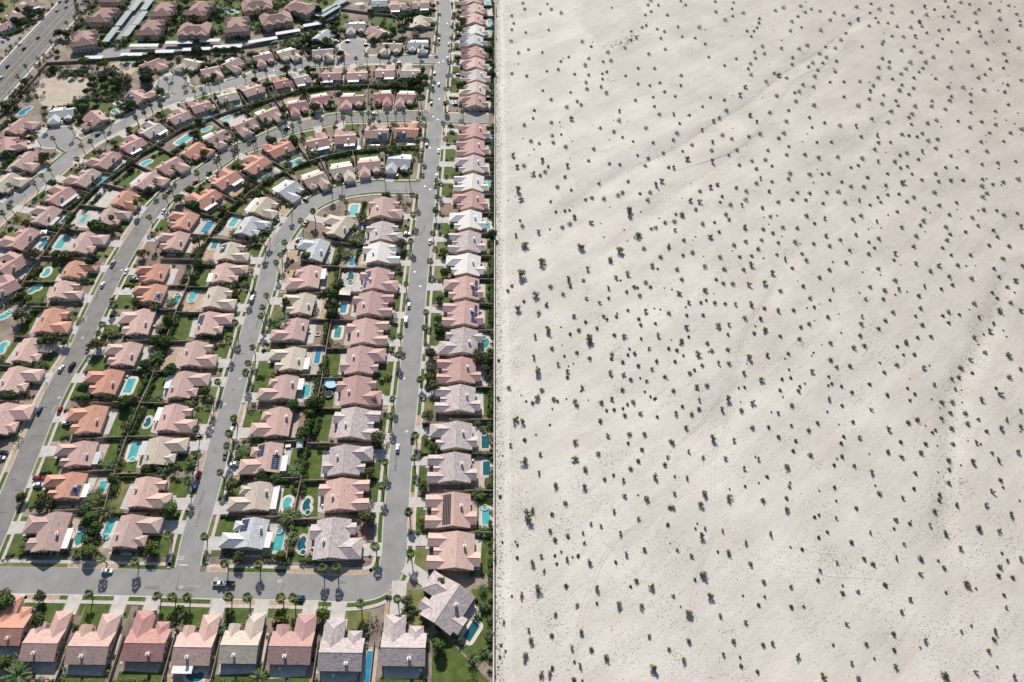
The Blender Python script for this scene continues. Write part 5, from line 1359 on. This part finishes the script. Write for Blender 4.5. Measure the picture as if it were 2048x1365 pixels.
for k, L in MHL.items():
    L.sort(key=lambda p: (p.y, p.x))
    for n, p in enumerate(L):
        e = link('manhole_cover', None, None, (p.x, p.y, .045)); tag(e, 'pale ringed manhole cover, %s from near end on the %s' % (ORD[n + 1], ROADNAME[k]), 'manhole', 'manhole covers')
        link('collar', MHR, e); link('cover_plate', MHC, e)
def lamp_post():
    b = MB(); b.tube([Vector((0, 0, 0)), Vector((0, 0, 8)), Vector((0, .6, 8.8)), Vector((0, 2.4, 9.1))], [.13, .09, .07, .05], 6); a = b.mesh('post', 'metal_grey')
    b = MB(); b.box(-.16, .16, 2.1, 2.9, 9.0, 9.18); return a, b.mesh('lamp_head', 'white_paint')
LP = lamp_post()
for i, (u, v) in enumerate([(248, 505), (112, 765), (490, 665), (575, 300), (485, 320), (262, 235), (50, 388), (680, 400), (815, 384)]):
    p = G(u, v); k, j, side, d = nearest_street(p); q = ROADS[k][j]; o = (p - q).normalized(); p = q + o * (RW[k] + .9)
    e = link('street_lamp', None, None, (p.x, p.y, .1), math.atan2(-o.y, -o.x) - math.pi / 2)
    tag(e, 'grey curved-arm street lamp beside ' + sref(near_house(p)), 'street lamp', 'street lamps'); link('post', LP[0], e); link('lamp_head', LP[1], e)

# ------------------------------------------------------------------ desert shrubs
DS = 4.003
SHR = []
def shr(ox, oy, s):
    for it in s.split(';'):
        x, y, r = it.split(','); SHR.append((ox + float(x) / DS, oy + float(y) / DS, float(r) / DS))
shr(990, 1024, '270,25,65;455,18,16;955,5,20;1150,55,22;1382,102,15;440,152,24;478,220,18;770,98,20;850,115,20;580,192,17;703,168,20;716,250,20;1003,172,28;370,352,23;298,408,33;392,470,20;478,352,8;495,415,10;530,320,7;580,378,24;665,352,13;760,400,30;1055,335,28;1195,300,27;965,402,12;350,605,42;213,662,30;568,592,18;820,612,30;1132,550,18;1250,590,34;655,742,22;980,740,36;1170,750,32;480,815,23;70,880,20;275,945,24;285,1025,34;453,988,18;695,960,30;615,1080,26;770,1100,18;238,1145,42;895,1160,32;1232,990,25;1390,1095,22;1265,1245,48;682,1228,24;375,1300,33;435,1290,32;458,1245,14;632,1340,18;700,1350,10;178,262,10;178,362,12;38,1158,11;48,1065,10;60,240,8')
shr(1343, 1024, '268,128,20;235,190,38;412,150,22;795,168,28;592,240,24;458,320,30;160,350,24;633,415,18;258,505,42;188,540,12;740,550,28;960,595,22;1190,465,22;1175,540,15;312,670,36;12,665,20;135,805,42;392,825,24;697,742,14;960,755,16;600,885,24;140,1030,26;497,1035,18;738,1055,24;820,1045,26;95,1190,28;1015,1150,30;1403,890,22;550,1158,9;560,1230,15;692,1275,13;1220,1310,34;1145,38,12;1180,20,10;1250,158,12;1178,200,14;1047,295,13;1370,645,16;1298,1060,10;45,305,20;1330,400,20;410,1138,22;1318,40,20;925,0,20;1060,750,10')
shr(1696, 1024, '387,55,18;500,85,13;657,92,20;800,160,30;1055,120,34;1215,145,25;1308,15,30;182,158,20;28,240,18;452,252,20;915,285,28;390,362,22;590,365,28;130,372,16;200,415,18;585,490,24;775,440,16;960,575,42;298,582,18;80,628,22;500,690,28;438,795,24;1278,385,20;1218,435,18;1390,370,25;1207,505,16;1320,520,15;1250,660,12;1272,760,20;367,970,18;148,1048,22;630,1025,30;907,945,20;1180,950,26;1170,1020,18;1128,1110,24;30,1195,22;388,1225,26;90,1330,30;785,1300,45;1025,1280,26;1330,1305,26;375,1098,15;790,640,10;1235,325,10;990,910,9')
shr(990, 683, '760,5,32;455,55,18;310,120,28;335,230,42;508,175,22;655,88,16;757,135,18;935,105,18;930,140,14;583,240,26;580,285,14;555,115,10;700,362,25;925,250,26;1020,168,16;1028,265,24;1085,305,17;1235,58,20;1115,100,16;1063,110,11;1075,62,10;1145,195,15;1292,158,15;1258,220,20;1358,280,16;1215,315,20;1162,292,8;110,370,22;375,388,20;335,440,34;302,490,16;468,460,20;500,475,12;640,480,20;655,515,18;850,490,20;933,455,26;1020,390,18;1105,485,20;1060,502,12;893,550,12;953,545,13;1038,590,18;1165,575,24;843,635,20;165,618,40;218,638,30;1298,605,12;905,750,25;1075,745,20;1195,740,26;122,820,22;238,785,16;645,800,34;228,950,45;365,900,22;825,900,20;640,935,36;350,1050,24;725,1020,28;1175,865,16;1145,955,17;1085,1018,17;1385,925,24;1360,985,18;1283,1075,34;1025,1110,26;948,1070,12;878,1105,14;482,1155,30;710,1170,30;1035,1230,26;1212,1260,30;562,1295,20;303,1350,32;950,1355,22;30,450,22;40,1240,13;30,150,12;1405,800,18;1400,1330,18;1390,55,14;1245,440,10;1275,460,10;1200,400,9;1025,535,10;1065,815,12')
shr(1343, 683, '80,10,18;42,70,16;285,15,18;215,95,32;322,78,18;450,70,18;95,112,10;375,170,24;458,178,18;617,125,36;770,105,24;935,95,14;1270,15,18;1270,150,20;1125,235,26;1320,205,15;28,160,14;245,195,15;182,230,12;145,255,18;575,250,24;723,305,28;885,298,14;955,288,11;1257,280,10;198,360,28;283,355,20;14,395,18;585,362,11;870,388,14;1017,395,16;1028,358,12;1283,335,11;1256,350,9;1362,355,11;450,450,36;402,535,28;650,485,28;560,550,20;220,465,22;220,540,18;32,570,26;160,582,18;85,520,13;850,570,22;963,510,17;1260,450,24;1368,508,13;120,685,28;645,690,20;778,685,15;960,668,12;1100,705,18;1172,645,15;338,770,40;493,782,24;858,760,17;995,790,14;1382,755,13;138,875,22;253,925,22;432,930,24;693,935,24;975,870,15;1113,905,20;1368,915,16;578,1005,25;925,1000,30;125,1090,22;1303,985,14;765,1078,14;20,1215,22;262,1220,36;232,1310,30;468,1250,42;945,1150,22;733,1270,20;920,1250,14;925,1340,20;590,1158,10;12,810,22;10,1330,20;1305,1165,14;1360,810,15')
shr(1696, 683, '45,50,20;132,30,17;398,32,14;470,10,16;448,100,11;532,97,15;258,165,9;395,185,18;15,195,16;612,205,26;292,242,14;175,338,14;318,420,22;35,402,15;477,372,11;692,335,22;535,418,13;498,470,12;187,540,22;755,480,20;992,130,25;1105,78,18;1290,100,35;1385,210,22;915,195,20;1005,240,13;840,285,15;900,270,16;868,365,22;1295,280,20;1190,368,12;1230,415,30;1080,455,32;845,475,20;827,560,18;942,570,20;960,655,20;758,605,17;555,622,20;485,645,18;328,690,26;1275,620,22;1225,690,32;1385,550,24;1385,675,22;840,685,20;1045,620,14;1110,715,16;703,700,11;680,722,12;98,765,24;427,800,16;625,815,17;850,810,17;1030,800,22;325,878,20;435,918,17;588,885,20;1210,945,26;1363,875,26;1000,960,32;812,945,20;815,1015,22;55,990,14;195,1040,26;543,1048,16;812,1125,17;1222,1108,16;1158,1195,28;255,1210,20;532,1170,14;447,1240,22;740,1215,14;738,1260,14;880,1295,28;1113,1305,28;70,1330,15;703,1350,18;42,640,14;1155,890,13;1245,1165,9')
shr(990, 342, '303,18,28;400,10,20;362,38,16;560,50,16;180,145,38;208,220,28;498,132,20;610,155,11;445,245,12;725,228,15;775,215,17;870,222,20;833,100,13;1065,85,15;985,195,20;1020,175,18;1285,105,28;1335,75,28;1240,175,18;1222,235,20;1160,185,13;1070,315,50;770,410,27;598,422,20;637,360,26;538,448,18;487,325,11;560,315,13;598,310,10;218,440,20;200,395,11;165,510,22;345,480,26;245,585,45;690,600,40;1145,505,40;992,635,46;925,705,32;1190,625,20;1285,455,17;1250,462,13;1360,412,16;1390,605,26;1325,695,20;1255,755,24;1300,785,9;370,720,45;742,775,30;195,820,55;590,860,32;607,912,22;708,875,18;445,925,20;328,980,45;545,985,18;908,938,24;965,855,24;1065,820,32;1205,895,18;1243,932,15;1112,930,16;1140,938,10;1052,970,14;1157,1000,17;732,1020,22;835,1055,22;908,1022,14;415,1065,24;350,1135,20;185,1090,38;635,1160,25;230,1043,13;1197,1120,26;1390,1140,18;868,1165,16;895,1190,12;970,1168,14;1150,1188,15;1165,1235,15;1283,1225,12;670,1275,17;725,1210,13;815,1258,14;425,1270,38;318,1325,22;600,1305,15;760,1335,45;955,1315,16;1035,1325,30;1308,1315,25;1168,1345,12;102,958,14;135,918,13;1062,1118,12')
shr(1343, 342, '310,122,27;372,105,22;712,52,22;950,15,20;1108,22,20;1262,12,16;1207,18,13;938,60,17;680,98,18;805,82,14;518,135,18;598,162,20;787,155,22;1368,80,16;1340,160,20;1245,165,14;1105,175,17;1008,168,14;155,232,26;225,240,28;228,160,16;405,203,14;390,248,11;472,270,20;565,268,22;595,230,20;730,285,22;855,248,17;968,228,16;1075,230,14;1392,248,17;1215,255,14;193,308,17;85,345,28;22,405,20;35,345,12;30,470,24;435,348,20;460,390,18;247,425,19;343,412,13;593,443,30;792,362,15;1080,358,20;1225,372,22;735,465,17;890,452,18;1005,455,18;1145,415,13;1242,512,22;1350,550,15;310,520,28;98,558,18;380,487,15;810,495,16;720,552,16;593,565,18;500,595,20;692,625,18;855,572,15;990,565,20;1140,580,15;1265,598,18;165,655,20;90,678,15;388,695,20;545,690,15;640,682,13;845,668,13;912,697,22;1047,658,14;1080,712,20;1398,730,18;642,745,32;265,770,20;420,792,20;42,790,20;575,795,18;815,808,30;967,775,16;1265,788,17;1185,852,17;80,872,17;355,875,14;412,905,18;490,908,20;618,908,25;742,898,30;1052,922,16;1298,940,22;870,962,20;60,980,27;265,958,28;135,1052,26;233,1058,14;275,1042,12;343,1062,17;428,1068,15;508,1068,22;638,1065,30;742,1098,16;852,1115,26;973,1118,17;1107,1018,17;1252,1170,18;1142,1090,13;1270,1030,11;120,1158,12;250,1158,14;585,1180,20;710,1182,22;372,1232,34;460,1230,22;122,1248,30;660,1300,15;745,1268,32;1033,1250,16;1100,1225,18;870,1322,14;1022,1345,18;450,1312,12;137,1328,11;80,1355,15')
shr(1696, 342, '440,85,28;157,48,15;130,120,18;305,113,17;25,118,15;318,20,13;700,22,16;725,82,16;823,75,18;920,75,16;512,22,12;590,68,14;1075,68,14;1070,122,20;1240,90,16;1360,65,18;1158,108,13;1110,180,15;1077,208,20;693,168,20;410,182,13;322,185,14;95,222,22;242,205,12;265,243,13;528,208,17;475,242,16;613,297,18;733,272,18;870,250,13;180,265,12;107,352,20;38,380,17;232,393,22;397,322,14;605,393,20;582,428,14;813,345,15;995,372,16;1085,310,18;1190,318,13;1245,352,17;1355,338,12;432,447,16;785,445,18;940,485,14;1040,437,14;1165,475,16;1385,438,24;65,503,22;245,540,18;548,515,20;820,503,15;795,553,17;1197,525,16;167,568,12;527,600,18;213,613,12;378,650,26;165,662,17;757,613,14;1130,592,14;1290,602,18;980,668,16;828,670,13;1240,700,18;12,635,15;368,710,13;547,735,24;243,780,18;732,752,24;660,800,18;880,750,17;1168,778,15;1395,760,18;990,858,20;813,842,18;1213,840,13;1343,868,25;377,875,20;177,925,16;295,953,20;405,938,22;612,915,22;750,940,14;838,905,14;1280,920,18;142,1012,22;283,1020,15;568,995,17;1158,968,13;1200,1010,14;1012,1058,20;1303,1050,18;365,1125,17;583,1095,18;807,1125,18;1222,1105,30;1388,1110,24;115,1155,22;107,1220,19;305,1190,16;542,1155,12;1055,1160,13;1170,1200,22;1155,1260,28;250,1255,15;595,1228,18;807,1210,14;98,1315,18;670,1320,22;560,1328,15;1020,1320,18;467,1355,14;760,1155,13;895,1145,12')
shr(990, 0, '238,72,14;225,25,14;418,32,11;135,127,14;450,75,15;362,112,12;530,105,18;150,188,12;135,238,13;128,330,18;245,262,11;430,242,11;697,338,17;770,377,13;188,425,16;268,400,12;378,425,10;902,423,18;928,488,17;750,475,14;720,527,18;865,497,12;590,460,12;525,495,13;505,560,14;253,610,15;135,590,14;413,573,11;635,597,13;750,602,14;895,575,14;860,590,11;860,632,11;728,662,16;735,715,17;850,695,15;890,742,20;605,740,10;382,725,11;450,798,15;657,812,16;688,840,16;575,860,18;315,885,13;1000,883,22;1125,800,15;305,950,12;612,950,25;450,985,18;235,1005,18;993,968,20;842,1028,14;950,1055,16;1020,1100,12;1210,1025,18;287,1132,17;352,1152,14;458,1090,15;467,1148,17;530,1080,10;565,1183,19;790,1195,18;147,1237,28;375,1280,30;175,1325,27;232,1328,20;575,1325,26;750,1290,14;915,1315,14;998,1320,13;1203,1325,16;1228,1265,17;1350,1220,16;1265,1145,14;425,1340,14;1390,1340,15;1225,42,14;1245,5,18;1307,45,13;1250,95,12;1380,122,14;1203,122,12;1210,207,13;1177,222,13;1298,238,12;1355,257,14;1130,310,16;1085,328,16;1328,308,13;1040,388,15;1230,435,16;1362,397,15;1147,547,14;1277,547,13;1045,605,11;1145,668,14;1240,683,12;1320,660,13;1357,732,14;1268,775,11;1277,850,12;1315,912,17;1090,255,12;935,65,8;1105,1135,10;1140,1245,10')
shr(1343, 0, '75,10,12;113,42,13;350,15,14;497,20,12;355,97,16;485,72,11;490,130,11;575,103,17;895,60,20;832,83,15;1033,48,15;1073,97,14;1190,85,14;1305,103,16;1375,125,15;1270,162,16;1120,70,12;1012,130,13;965,172,16;700,183,14;705,147,12;685,220,12;223,217,19;50,217,14;430,160,20;605,247,12;660,247,12;640,290,11;1195,242,20;952,247,16;1040,220,11;1395,265,14;1355,320,18;85,292,11;190,302,12;270,350,14;727,368,17;665,412,14;745,425,14;880,385,16;1088,365,20;1022,392,18;1187,427,18;1235,373,12;1310,385,15;1240,460,16;300,455,13;520,467,12;675,462,12;635,507,17;615,545,14;970,460,14;967,512,15;1130,500,20;1097,533,15;1172,562,15;1320,488,14;1210,503,14;1312,570,16;78,600,15;425,525,12;637,595,17;865,590,26;825,580,16;923,622,16;1147,612,20;760,647,17;593,692,24;555,755,26;75,680,14;1052,680,17;1022,735,20;985,742,13;1138,692,14;1270,655,15;1380,655,13;1380,775,17;843,765,18;313,775,12;30,767,13;425,798,16;995,812,17;440,878,20;250,848,11;1140,845,20;20,905,22;787,900,18;635,912,25;683,965,22;347,957,22;387,935,17;145,918,12;937,882,12;918,970,18;1103,940,14;247,1030,22;65,987,12;1225,985,15;1345,1010,18;1125,1020,12;42,1065,18;15,1120,15;408,1077,20;712,1065,20;620,1088,15;900,1060,17;860,1100,17;483,1110,16;327,1127,22;165,1155,18;320,1205,18;523,1197,17;1163,1140,12;1280,1138,13;775,1197,15;940,1168,13;923,1235,16;1068,1235,16;1178,1258,18;1333,1255,17;125,1265,32;328,1285,30;753,1275,18;645,1282,16;543,1318,15;15,1335,22;805,1325,12;680,1350,16;90,1207,11;460,1238,12')
shr(1696, 0, '68,60,18;185,30,12;250,75,20;350,103,17;350,45,16;613,50,22;625,122,20;510,100,16;575,172,24;82,148,22;175,105,11;220,147,12;240,183,12;318,190,12;390,217,14;15,185,14;168,210,14;775,15,13;900,28,15;970,42,14;1135,28,14;830,135,14;760,140,14;850,97,11;797,62,12;688,80,13;1015,110,17;1045,82,13;1205,92,15;1210,160,17;1285,48,13;1347,118,14;1375,170,13;1380,205,14;1025,185,17;965,233,14;885,178,13;500,225,18;590,217,13;727,250,13;803,240,12;628,270,13;1047,257,14;1150,257,15;1270,240,13;1057,293,14;530,292,22;440,300,16;350,295,14;755,315,11;873,343,12;1103,345,14;1287,330,14;1365,388,18;270,357,14;283,335,13;525,377,13;712,370,14;112,375,12;425,408,17;580,425,18;957,417,16;1247,432,17;825,420,12;680,465,18;617,503,18;497,505,20;273,472,15;330,498,15;245,543,16;327,543,18;462,553,17;597,550,14;823,548,18;990,530,15;1115,480,14;1268,490,16;1137,555,14;1242,547,13;423,593,17;567,580,12;1095,600,13;1043,625,15;700,633,14;525,625,14;237,628,20;355,635,13;95,655,16;1387,645,15;200,690,17;175,725,22;430,683,13;410,727,20;522,708,15;800,700,16;920,703,20;1277,683,14;1088,720,18;1255,738,15;485,760,15;283,767,13;825,775,15;812,808,17;980,755,15;168,797,16;382,810,14;670,812,13;983,815,15;270,837,18;80,850,20;400,850,13;533,855,19;665,857,18;1285,835,13;343,898,20;775,880,15;508,917,19;980,905,13;485,945,14;1180,890,14;187,958,18;703,970,16;318,982,17;632,993,18;505,1000,13;878,975,13;1068,978,15;1178,1003,18;975,1025,16;60,1008,22;1387,1035,18;1297,1068,16;235,1080,22;427,1080,17;483,1092,14;590,1075,16;105,1095,15;1130,1068,12;548,1100,13;637,1130,18;713,1120,18;240,1145,17;337,1145,13;1062,1140,15;1243,1135,12;212,1200,18;597,1210,22;700,1190,15;470,1228,16;950,1215,14;1108,1217,16;820,1250,15;112,1268,20;413,1245,14;243,1290,22;372,1295,18;563,1275,14;1197,1308,14;1340,1295,12;475,1330,14;420,1343,15;83,1322,14;780,1343,12;25,1335,12;1070,1320,13;868,1345,12')
def shrub_mesh(name, seed, n=330, gap=.35):
    rnd = random.Random(seed); b = MB(); C = []
    for k in range(rnd.randint(5, 8)):
        t = rnd.uniform(0, 6.28); r = rnd.uniform(.2, .62); C.append(Vector((r * math.cos(t), r * math.sin(t), rnd.uniform(.35, .75))))
    for c in C:
        for k in range(4): q = c + rdir(rnd) * .18; b.tube([Vector((0, 0, 0)), q * .55, q * 1.05], [.035, .025, .012], 3)
    nt = len(b.f)
    for _ in range(n):
        c = rnd.choice(C); d = rdir(rnd); p = c + Vector((d.x * .36, d.y * .36, d.z * .3)) * rnd.uniform(.4, 1.1)
        if p.z < .05: p.z = .05 + rnd.random() * .1
        leaf(b, p, d + rdir(rnd) * .9 + Vector((0, 0, .3)), .085 * rnd.uniform(.6, 1.3), rnd)
    me = b.mesh(name, 'desert_bush'); me.materials.append(MAT['desert_twig'])
    for i in range(nt): me.polygons[i].material_index = 1
    return me
SHM = [shrub_mesh('desert_shrub', 500 + i) for i in range(8)]
def build_desert():
    rnd = random.Random(3)
    L = sorted(SHR, key=lambda s: -s[2]); big, rest = L[:300], L[300:]
    d0 = None
    names = {}
    SZ = lambda r: 'very large' if r > 3.4 else 'large' if r > 2.4 else 'medium-sized' if r > 1.75 else 'smaller'
    recs = []
    for u, v, r in big:
        rm = r / PXM(v) * .97; p = G(u, v, rm * .55); recs.append((p, rm, u, v, r))
    # named by column (distance from the wall) and row so that neighbours differ
    cells = {}
    for rc in recs:
        p, rm, u, v, r = rc; nb = 'near' if v > 1100 else 'lower middle' if v > 800 else 'middle' if v > 500 else 'upper' if v > 230 else 'far'
        cb = 'beside the brown wall' if u < 1050 else 'left part' if u < 1250 else 'centre-left part' if u < 1450 else 'centre-right part' if u < 1650 else 'right part' if u < 1850 else 'far right edge'
        cells.setdefault((nb, cb, SZ(rm)), []).append(rc)
    for (nb, cb, sz), LL in cells.items():
        LL.sort(key=lambda rc: rc[2])
        for n, (p, rm, u, v, r) in enumerate(LL):
            z = hz(p.x, p.y); o = link('desert_shrub', rnd.choice(SHM), None, (p.x, p.y, z - .03), rnd.uniform(0, 6.28), (rm * rnd.uniform(.85, 1.15), rm * rnd.uniform(.85, 1.15), rm * rnd.uniform(.95, 1.25)))
            pos = '' if len(LL) == 1 else ', %s from left' % ORD[n + 1]
            tag(o, '%s dark shrub on %s white sand, %s%s' % (sz, nb, cb, pos), 'shrub', 'desert shrubs')
    # the smaller shrubs
    b = MB()
    def mini(p, rm):
        z = hz(p.x, p.y)
        for _ in range(int(60 + 50 * rm)):
            d = rdir(rnd); d.z = abs(d.z); q = Vector((p.x, p.y, z)) + Vector((d.x * rm, d.y * rm, d.z * rm * 1.15 + .05)) * rnd.uniform(.35, 1.05)
            leaf(b, q, d + rdir(rnd) * .9, .24 * rnd.uniform(.6, 1.25) * min(1, rm + .3), rnd)
    for u, v, r in rest: mini(G(u, v, .4), max(.5, r / PXM(v) * 1.1))
    for _ in range(420):
        u, v = rnd.uniform(1000, 2048), rnd.uniform(0, 1360) ** 1.0
        if rnd.random() < v / 1700: continue
        if (u - 1222) ** 2 + (v - 25) ** 2 < 62 ** 2: continue
        mini(G(u, v), rnd.uniform(.3, .6))
    stuff(link('small_desert_shrubs', b.mesh('small_desert_shrubs', 'desert_bush')), 'countless small dark shrubs scattered over the white sand', 'shrubs')
    # pebbles and plant litter in patches
    b = MB()
    def bit(p, s):
        z = hz(p.x, p.y); k = len(b.v); t = rnd.uniform(0, 6.28)
        for j in range(3): b.v.append((p.x + s * math.cos(t + j * 2.1) * rnd.uniform(.6, 1.2), p.y + s * math.sin(t + j * 2.1) * rnd.uniform(.6, 1.2), z))
        b.v.append((p.x, p.y, z + s * .8)); b.f += [(k, k + 1, k + 3), (k + 1, k + 2, k + 3), (k + 2, k, k + 3)]
    for _ in range(260):
        u, v = rnd.uniform(1030, 2060), rnd.uniform(0, 1370); c = G(u, v); R = rnd.uniform(4, 16)
        for _ in range(rnd.randint(20, 90)): q = c + Vector((rnd.gauss(0, R * .5), rnd.gauss(0, R * .5), 0)); (q.x > WALLX(q.y) + 2) and bit(q, rnd.uniform(.09, .27))
    for P, w_, dp in CHAN:
        for _ in range(int(900 * dp)):
            i = rnd.randrange(len(P) - 1); q = P[i].lerp(P[i + 1], rnd.random()) + Vector((rnd.gauss(0, w_ * .6), rnd.gauss(0, w_ * .6), 0)); bit(q, rnd.uniform(.1, .32))
    for _ in range(240):
        t = rnd.gauss(1.0, .45); q = G(1222 + 62 * math.cos(t) + rnd.gauss(0, 8), 27 + 66 * math.sin(t) + rnd.gauss(0, 5)); bit(q, rnd.uniform(.2, .6))
    for _ in range(2600):
        y = rnd.uniform(60, 655); q = Vector((WALLX(y) + abs(rnd.gauss(.8, 2.2)) + .4, y, 0)); bit(q, rnd.uniform(.1, .42))
    for _ in range(1700):
        y = rnd.uniform(120, 655); q = Vector((WALLX(y) + rnd.gauss(11, 2.5), y, 0)); bit(q, rnd.uniform(.1, .3))
    stuff(link('desert_litter', b.mesh('desert_litter', 'litter')), 'small stones and dry plant litter strewn over the white sand', 'litter')
    # pale service track along the wall
    b = MB(); ys = [60 + 4 * i for i in range(155)]
    for y in ys: b.v += [(WALLX(y) + 4.2 + rnd.uniform(-.6, .6) + .5 * math.sin(y * .05), y, .03), (WALLX(y) + 7.4 + rnd.uniform(-.7, .7) + .6 * math.sin(y * .037), y, .03)]
    for i in range(len(ys) - 1): b.f.append((2 * i, 2 * i + 1, 2 * i + 3, 2 * i + 2))
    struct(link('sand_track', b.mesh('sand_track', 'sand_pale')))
build_desert()
